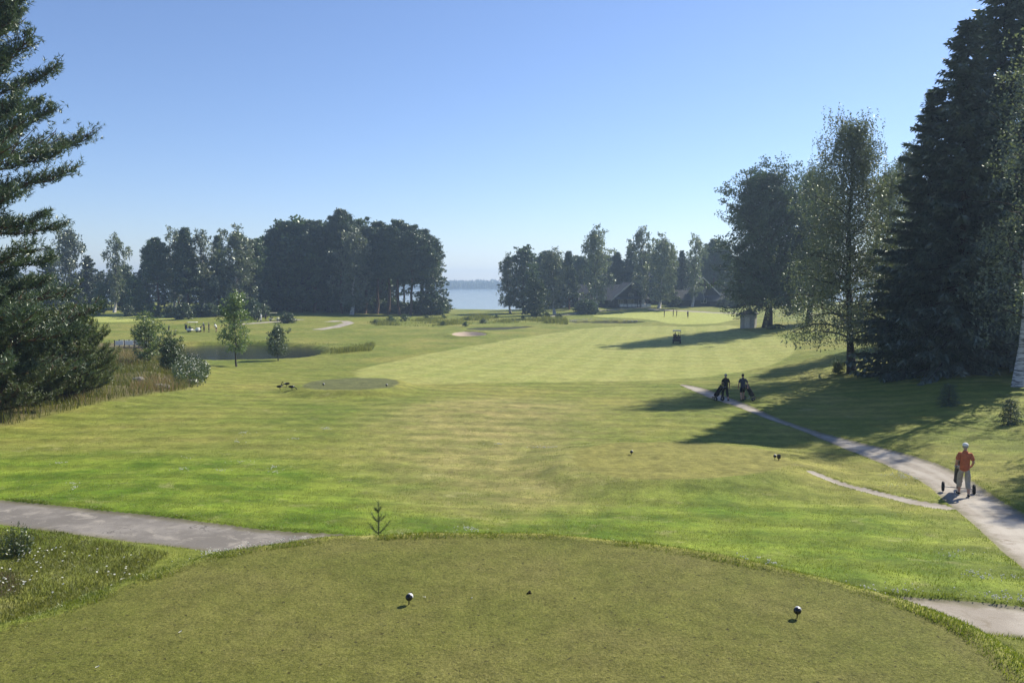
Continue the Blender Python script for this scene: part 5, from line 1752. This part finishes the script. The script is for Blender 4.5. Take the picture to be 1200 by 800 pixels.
# footbridge at the left end of the pond
def footbridge():
    p = gp(152, 404)
    d = 100
    p = at_range(153, d)
    t = thing('footbridge', 'low footbridge with white railing panels between the meadow bank and the pond', 'footbridge', (p[0], p[1], p[2] + .25), R(-4))
    g = Geo(); g.box(-2.2, 2.2, -.6, .6, -.12, 0); g.build('deck', M['dark_wood'], t)
    for y in (-.55, .55):
        for i in range(4):
            x = -2.0 + i * 1.33
            g = Geo(); g.box(x - .05, x + .05, y - .05, y + .05, -.6, .95); g.build('post', M['dark_wood'], t)
        for i in range(3):
            x = -2.0 + i * 1.33
            g = Geo(); g.box(x + .12, x + 1.21, y - .025, y + .025, .3, .85); g.build('panel', M['white_paint'], t)
footbridge()

# rocks in the meadow
def rock(label, p, s, seed):
    r_ = np.random.default_rng(seed)
    g = Geo(); g.ball((0, 0, s[2] * .3), s, 18, 12)
    V = g.v[-1]
    d = unit(V)
    for k in range(7):
        a = unit(r_.normal(size=3))
        V -= d * np.clip(d @ a - .55, 0, 1)[:, None] * .6 * min(s) * r_.uniform(.5, 1.3)
    V += r_.normal(size=V.shape) * .012
    tag(g.build('rock', M['stone'], smooth=True), label, 'rock', 'pale rocks at the meadow edge').location = tuple(p)
rock('flat pale rock at the meadow edge below the dense dark shrub', gp(190, 455), (.7, .45, .28), 1)
rock('pale rock in the meadow left of the dense dark shrub', gp(163, 446), (.5, .35, .27), 2)
rock('small pale rock at the right tip of the meadow', gp(226, 448), (.42, .32, .24), 3)

# stone edging of the water beside the far green
def stone_edge():
    P = poly_on_base([(668, 375.2), (685, 374.5), (705, 374.2), (728, 374.6), (748, 375.6)])
    r_ = np.random.default_rng(4)
    g = Geo()
    t = 0
    seg = np.linalg.norm(np.diff(P, axis=0), axis=1)
    tot = seg.sum()
    cum = np.concatenate([[0], np.cumsum(seg)])
    while t < tot:
        x = np.interp(t, cum, P[:, 0]); y = np.interp(t, cum, P[:, 1])
        w = r_.uniform(.35, .75)
        g.ball((x, y, CREEK_Z + .18), (w * .55, .32, r_.uniform(.25, .42)), 10, 7)
        t += w
    o = g.build('stone_edging', M['stone'], smooth=True)
    tag(o, 'row of stones edging the dark water in front of the far green', 'stone edging')
stone_edge()

# ------------------------------------------------------------------ grass, flowers and reeds
def in_poly(poly, n, rs, mar=0.0):
    lo, hi = poly.min(0), poly.max(0)
    out = np.zeros((0, 2))
    while len(out) < n:
        q = rs.uniform(lo, hi, (n * 3, 2))
        out = np.concatenate([out, q[sdf(poly, q[:, 0], q[:, 1]) < -mar]])
    return out[:n]

def blades(g, XY, h, w, rs, lean=.5, per=1, spread=.03):
    """single bent blades of grass standing on the ground"""
    XY = np.repeat(XY, per, 0)
    n = len(XY)
    XY = XY + rs.normal(size=(n, 2)) * spread
    z = zground(XY[:, 0], XY[:, 1])
    a = rs.uniform(0, 2 * np.pi, n)
    hh = np.repeat(np.broadcast_to(h, (n // per,)), per) * rs.uniform(.45, 1.25, n)
    b = np.stack([XY[:, 0], XY[:, 1], z - .006], 1)
    side = np.stack([np.cos(a), np.sin(a), np.zeros(n)], 1) * (w * rs.uniform(.7, 1.3, n))[:, None]
    la = rs.uniform(0, 2 * np.pi, n)
    ln = np.stack([np.cos(la), np.sin(la), np.zeros(n)], 1) * (hh * lean * rs.uniform(.2, 1.2, n))[:, None]
    mid = b + np.array([0, 0, 1.0]) * (hh * .6)[:, None] + ln * .35
    tip = b + np.array([0, 0, 1.0]) * hh[:, None] + ln
    V = np.stack([b - side, b + side, mid + side * .7, tip, mid - side * .7], 1).reshape(-1, 3)
    i = np.arange(n)[:, None] * 5
    g.add(V, np.concatenate([i, i + 1, i + 2, i + 4], 1))
    base = g.n - len(V)
    g.f.append(np.concatenate([i + 4, i + 2, i + 3], 1) + base)
    g.m.append(np.zeros(n, dtype=np.int32))

def fan(n, y0, y1, rs, t0=-.74, t1=.74):
    """ground points with density falling off with distance"""
    y = np.exp(rs.uniform(math.log(y0), math.log(y1), n))
    return np.stack([rs.uniform(t0, t1, n) * y, y], 1)

def clear_of(XY, **lim):
    ok = np.ones(len(XY), bool)
    for k, v in lim.items():
        d = sdf(POLY[k], XY[:, 0], XY[:, 1])
        ok &= d > v
    return XY[ok]

def grass():
    rs = np.random.default_rng(77)
    # closely mown near tee
    XY = fan(150000, 8.2, 14.2, rs)
    XY = XY[sdf(POLY['tee'], XY[:, 0], XY[:, 1]) < .05]
    k = .5 + .5 * np.sin(XY[:, 0] * 2.3 + 2 * np.sin(XY[:, 1] * 1.9)) * np.sin(XY[:, 1] * 2.9 + XY[:, 0])
    XY = XY[rs.uniform(0, 1, len(XY)) < .35 + .65 * k]
    g = Geo(); blades(g, XY, .016, .0028, rs, 1.1)
    tag(g.build('tee_grass', M['blade_tee']), 'short olive grass of the near tee', 'grass', kind='stuff')
    # rough in front
    g = Geo()
    XY = fan(230000, 8.5, 44, rs)
    XY = clear_of(XY, tee=.02, tee2=.1, path_left=.03, path_corner=.03, path_right=.05, path_side=.03, meadow=0)
    blades(g, XY, .042, .0050, rs, .9)
    # the shaggy rim round the tee and along the paths
    for k, lo, hi, n, h in (('tee', -.14, .50, 30000, .062), ('path_left', .03, .20, 17000, .050), ('path_right', .03, .22, 12000, .045), ('path_corner', .02, .25, 9000, .055), ('path_side', .02, .12, 2500, .04)):
        P = POLY[k]
        nx = np.roll(P, -1, 0)
        L = np.linalg.norm(nx - P, axis=1)
        i = rs.choice(len(P), n, p=L / L.sum())
        t = rs.uniform(0, 1, n)[:, None]
        q = P[i] * (1 - t) + nx[i] * t
        nrm = np.stack([(nx - P)[i, 1], -(nx - P)[i, 0]], 1) / (L[i][:, None] + 1e-9)
        sg = np.sign(sdf(P, q[:, 0] + nrm[:, 0] * .02, q[:, 1] + nrm[:, 1] * .02))[:, None]
        q = q + nrm * sg * (lo + (hi - lo) * rs.uniform(0, 1, n) ** 1.4)[:, None]
        q = q[(q[:, 1] > 8.2) & (q[:, 1] < 60)]
        cl = .35 + .65 * (np.sin(q[:, 0] * 3.1 + q[:, 1] * 1.7) * np.sin(q[:, 1] * 4.3 - q[:, 0] * 1.3) > -.2)
        q = q[rs.uniform(0, 1, len(q)) < cl]
        oth = {kk: .02 for kk in ('path_left', 'path_corner', 'path_right', 'path_side') if kk != k}
        q = clear_of(q, **oth)
        hn = np.sin(q[:, 0] * 2.1 + 1.5 * np.sin(q[:, 1] * 1.7)) * np.sin(q[:, 1] * 2.6 + q[:, 0] * .7)
        blades(g, q, h * np.clip(.55 + .75 * hn, .28, 1.5), .0055, rs, .8)
    tag(g.build('rough_grass', M['blade_rough']), 'green rough grass round the near tee and paths', 'grass', kind='stuff')
    # rank growth on the left below the tee
    g = Geo()
    P = poly_on_base([(-60, 640), (0, 618), (70, 624), (200, 648), (120, 700), (0, 742), (-60, 760)])
    q = in_poly(P, 17000, rs)
    q = clear_of(q, tee=.3, path_left=.05)
    blades(g, q, .085, .0055, rs, .8)
    tag(g.build('rank_grass', M['blade_meadow']), 'longer unmown grass beside the left path', 'grass', kind='stuff')
    # meadow
    M_ = POLY['meadow']
    g = Geo()
    q = in_poly(M_, 95000, rs, .1)
    q = q[(q[:, 1] < 92) & (q[:, 0] / q[:, 1] > -.75)]
    dens = .5 + .5 * np.sin(q[:, 0] * .9 + 1.3 * np.sin(q[:, 1] * .5)) * np.sin(q[:, 1] * .7 - q[:, 0] * .3)
    q = q[rs.uniform(0, 1, len(q)) < .25 + .75 * dens]
    blades(g, q, .60, .016, rs, .55)
    tag(g.build('meadow_grass', M['blade_meadow']), 'tall green meadow grass on the left bank', 'grass', kind='stuff')
    g = Geo()
    q = in_poly(M_, 40000, rs, .2)
    q = q[(q[:, 1] < 92) & (q[:, 0] / q[:, 1] > -.75)]
    dens = np.sin(q[:, 0] * .7 + 2.0) * np.sin(q[:, 1] * .31 + q[:, 0] * .2)
    q = q[(dens > .45) | ((q[:, 1] > 68) & (dens > -.5))]
    blades(g, q, .72, .010, rs, .45)
    tag(g.build('dry_grass', M['blade_dry']), 'tall straw coloured seed grass on the meadow bank', 'grass', kind='stuff')
    g = Geo()
    for pts, n in (([(64, 462), (96, 460), (100, 475), (70, 478)], 1700), ([(118, 424), (170, 420), (172, 436), (126, 438)], 2200), ([(165, 452), (212, 452), (206, 462), (150, 466)], 700)):
        P = poly_on_base(pts)
        blades(g, in_poly(P, n, rs), .55, .012, rs, .4)
    tag(g.build('reddish_grass', M['blade_pink']), 'patches of reddish flowering grass in the meadow', 'grass', kind='stuff')
    # herbs and white flowers at the meadow tip
    g = Geo()
    q = in_poly(poly_on_base([(205, 430), (232, 428), (246, 442), (236, 454), (212, 456)]), 200, rs)
    z = zground(q[:, 0], q[:, 1])
    C = np.stack([q[:, 0], q[:, 1], z + rs.uniform(.5, 1.15, len(q))], 1)
    leaf_quads(g, C, unit(rs.normal(size=(len(q), 3))), .05, .045, rs, flat=.6)
    tag(g.build('meadow_flowers', M['petal']), 'white flowering herbs at the right tip of the meadow', 'flowers', kind='stuff')
    g = Geo()
    q = in_poly(poly_on_base([(196, 426), (234, 428), (248, 442), (238, 456), (205, 458)]), 7000, rs)
    z = zground(q[:, 0], q[:, 1])
    C = np.stack([q[:, 0], q[:, 1], z + rs.uniform(0, 1, len(q)) ** .9 * .85], 1)
    leaf_quads(g, C, unit(rs.normal(size=(len(q), 3)) + [0, 0, .8]), rs.uniform(.06, .13, len(q)), .035, rs)
    tag(g.build('meadow_herbs', M['mid_leaf']), 'grey green tall herbs at the right tip of the meadow', 'herbs', kind='stuff')
    # reeds
    g = Geo()
    for pts, n, h, w in (([(318, 405), (345, 402), (440, 405), (436, 411), (400, 415), (350, 418), (330, 417)], 9000, .62, .03),
                         ([(172, 405), (212, 402), (216, 418), (180, 416)], 1800, .9, .03),
                         ([(430, 378), (500, 374), (560, 371), (600, 372), (640, 374), (655, 379), (600, 379), (520, 382), (440, 382)], 16000, .8, .05),
                         ([(636, 375), (664, 375), (666, 380), (640, 381)], 2500, 1.2, .05),
                         ([(210, 400), (330, 400), (330, 401.5), (210, 402.5)], 1500, .4, .03)):
        P = poly_on_base(pts)
        q = in_poly(P, n, rs)
        k = np.sin(q[:, 0] * .45 + 1.7 * np.sin(q[:, 1] * .23)) * np.sin(q[:, 1] * .37 + 1 + .8 * np.sin(q[:, 0] * .19))
        q = q[rs.uniform(0, 1, len(q)) < np.clip((.22 if n == 9000 else .12) + 1.1 * k, .05, 1)]
        kk = np.sin(q[:, 0] * .45 + 1.7 * np.sin(q[:, 1] * .23)) * np.sin(q[:, 1] * .37 + 1 + .8 * np.sin(q[:, 0] * .19))
        h = h * np.clip(.45 + .9 * kk, .3, 1.3)
        blades(g, q, h, w, rs, .22)
    tag(g.build('reeds', M['blade_reed']), 'green reeds round the pond and on the marsh strip', 'reeds', kind='stuff')
    # clover heads and daisies
    g = Geo()
    spots = []
    for pts, n in (([(232, 652), (300, 640), (330, 634), (400, 625), (402, 631), (330, 642), (240, 658)], 1000), ([(855, 658), (905, 663), (905, 669), (870, 667)], 60), ([(1050, 697), (1200, 704), (1200, 713), (1080, 706)], 220),
                   ([(985, 683), (1040, 690), (1036, 704), (1000, 698)], 70), ([(1015, 716), (1090, 730), (1096, 744), (1050, 738)], 60), ([(500, 610), (600, 600), (610, 620), (500, 625)], 40), ([(1000, 560), (1070, 555), (1080, 575), (1020, 570)], 90),
                   ([(1100, 640), (1190, 660), (1195, 690), (1100, 690)], 90), ([(60, 545), (330, 530), (330, 560), (60, 575)], 130), ([(560, 515), (660, 510), (660, 530), (560, 530)], 60), ([(250, 500), (420, 495), (420, 520), (250, 520)], 80)):
        q = np.array([hit(u, v, zground) for u, v in pts])
        cc = in_poly(q, max(2, n // 14), rs)
        spots.append(cc[rs.integers(0, len(cc), n)] + rs.normal(size=(n, 2)) * rs.choice([.05, .12, .25], (n, 1)))
    q = np.concatenate(spots)
    q = clear_of(q, path_left=.02, path_corner=.02, path_right=.02, path_side=.02, tee=.0)
    z = zground(q[:, 0], q[:, 1])
    for x, y, zz in zip(q[:, 0], q[:, 1], z):
        r = rs.uniform(.009, .015) * (1 + max(0, y - 15) * .02)
        g.ball((x, y, zz + rs.uniform(.05, .10)), (r, r, r * .9), 6, 4)
    tag(g.build('clover_flowers', M['petal']), 'white clover heads scattered in the rough', 'flowers', kind='stuff')
    g = Geo(); st = Geo()
    q = in_poly(np.array([hit(u, v, zground) for u, v in [(30, 650), (75, 648), (82, 690), (60, 705), (0, 700), (0, 660)]]), 60, rs)
    q = np.concatenate([q, in_poly(np.array([hit(u, v, zground) for u, v in [(60, 640), (170, 660), (140, 690), (70, 690)]]), 40, rs)])
    z = zground(q[:, 0], q[:, 1])
    for x, y, zz in zip(q[:, 0], q[:, 1], z):
        h = rs.uniform(.12, .26)
        c = np.array([x, y, zz + h])
        nrm = unit(np.array([rs.normal() * .35, rs.normal() * .35, 1.0]))
        a = unit(np.cross(nrm, [1, 0, 0])); b = np.cross(nrm, a)
        for k in range(9):
            t0 = k / 9 * 6.283
            d0 = a * math.cos(t0) + b * math.sin(t0); d1 = -a * math.sin(t0) + b * math.cos(t0)
            g.add([c, c + d0 * .012 + d1 * .005, c + d0 * .024, c + d0 * .012 - d1 * .005], [(0, 1, 2, 3)])
        st.tube([(x, y, zz - .01), c], .0022, 4, cap=False)
    tag(g.build('daisies', M['petal']), 'white daisies in the unmown grass by the left path', 'flowers', kind='stuff')
    tag(st.build('daisy_stems', M['blade_meadow']), 'thin green stems of the daisies', 'stems', kind='stuff')
grass()

# leafy herb clump at the left edge below the path
def herb_clump():
    rs = np.random.default_rng(15)
    p = gp(18, 652)
    root = thing('herb_clump', 'upright light green herb clump at the left picture edge beside the path', 'plant', tuple(p), 0)
    T, L = Geo(), Geo()
    C, A = [], []
    for k in range(90):
        a = rs.uniform(0, 6.28); r = abs(rs.normal()) * .26
        b = np.array([math.cos(a) * r, math.sin(a) * r * .7, -.03])
        h = rs.uniform(.30, .72) * (1.15 - r)
        e = b + np.array([math.cos(a) * .12, math.sin(a) * .12, h])
        P = np.stack([b, (b + e) / 2 + rs.normal(size=3) * .02, e])
        T.tube(P, [.004, .0035, .002], 4, cap=False)
        for q in range(14):
            t = rs.uniform(.15, 1)
            C.append(on_path(P, t) + rs.normal(size=3) * .02); A.append(unit(np.array([rs.normal(), rs.normal(), .6 + rs.normal() * .4])))
    leaf_quads(L, np.array(C), np.array(A), rs.uniform(.02, .045, len(C)), .010, rs)
    T.build('stems', M['blade_meadow'], root); L.build('leaves', M['mid_leaf'], root)
herb_clump()

# ------------------------------------------------------------------ haze
g = Geo()
g.box(-2590, 2590, -70, 2960, -4, 62)
hz, nt = new_mat('haze_air')
N = NT(nt)
pv = N.n('ShaderNodeVolumePrincipled')
pv.inputs['Color'].default_value = (.54, .74, 1.0, 1)
pv.inputs['Density'].default_value = HAZE_DENSITY
pv.inputs['Anisotropy'].default_value = .3
o_ = N.n('ShaderNodeOutputMaterial')
N.l(pv.outputs[0], o_.inputs['Volume'])
tag(g.build('haze', hz), 'thin bluish summer haze over the course and the lake', 'haze', kind='stuff')
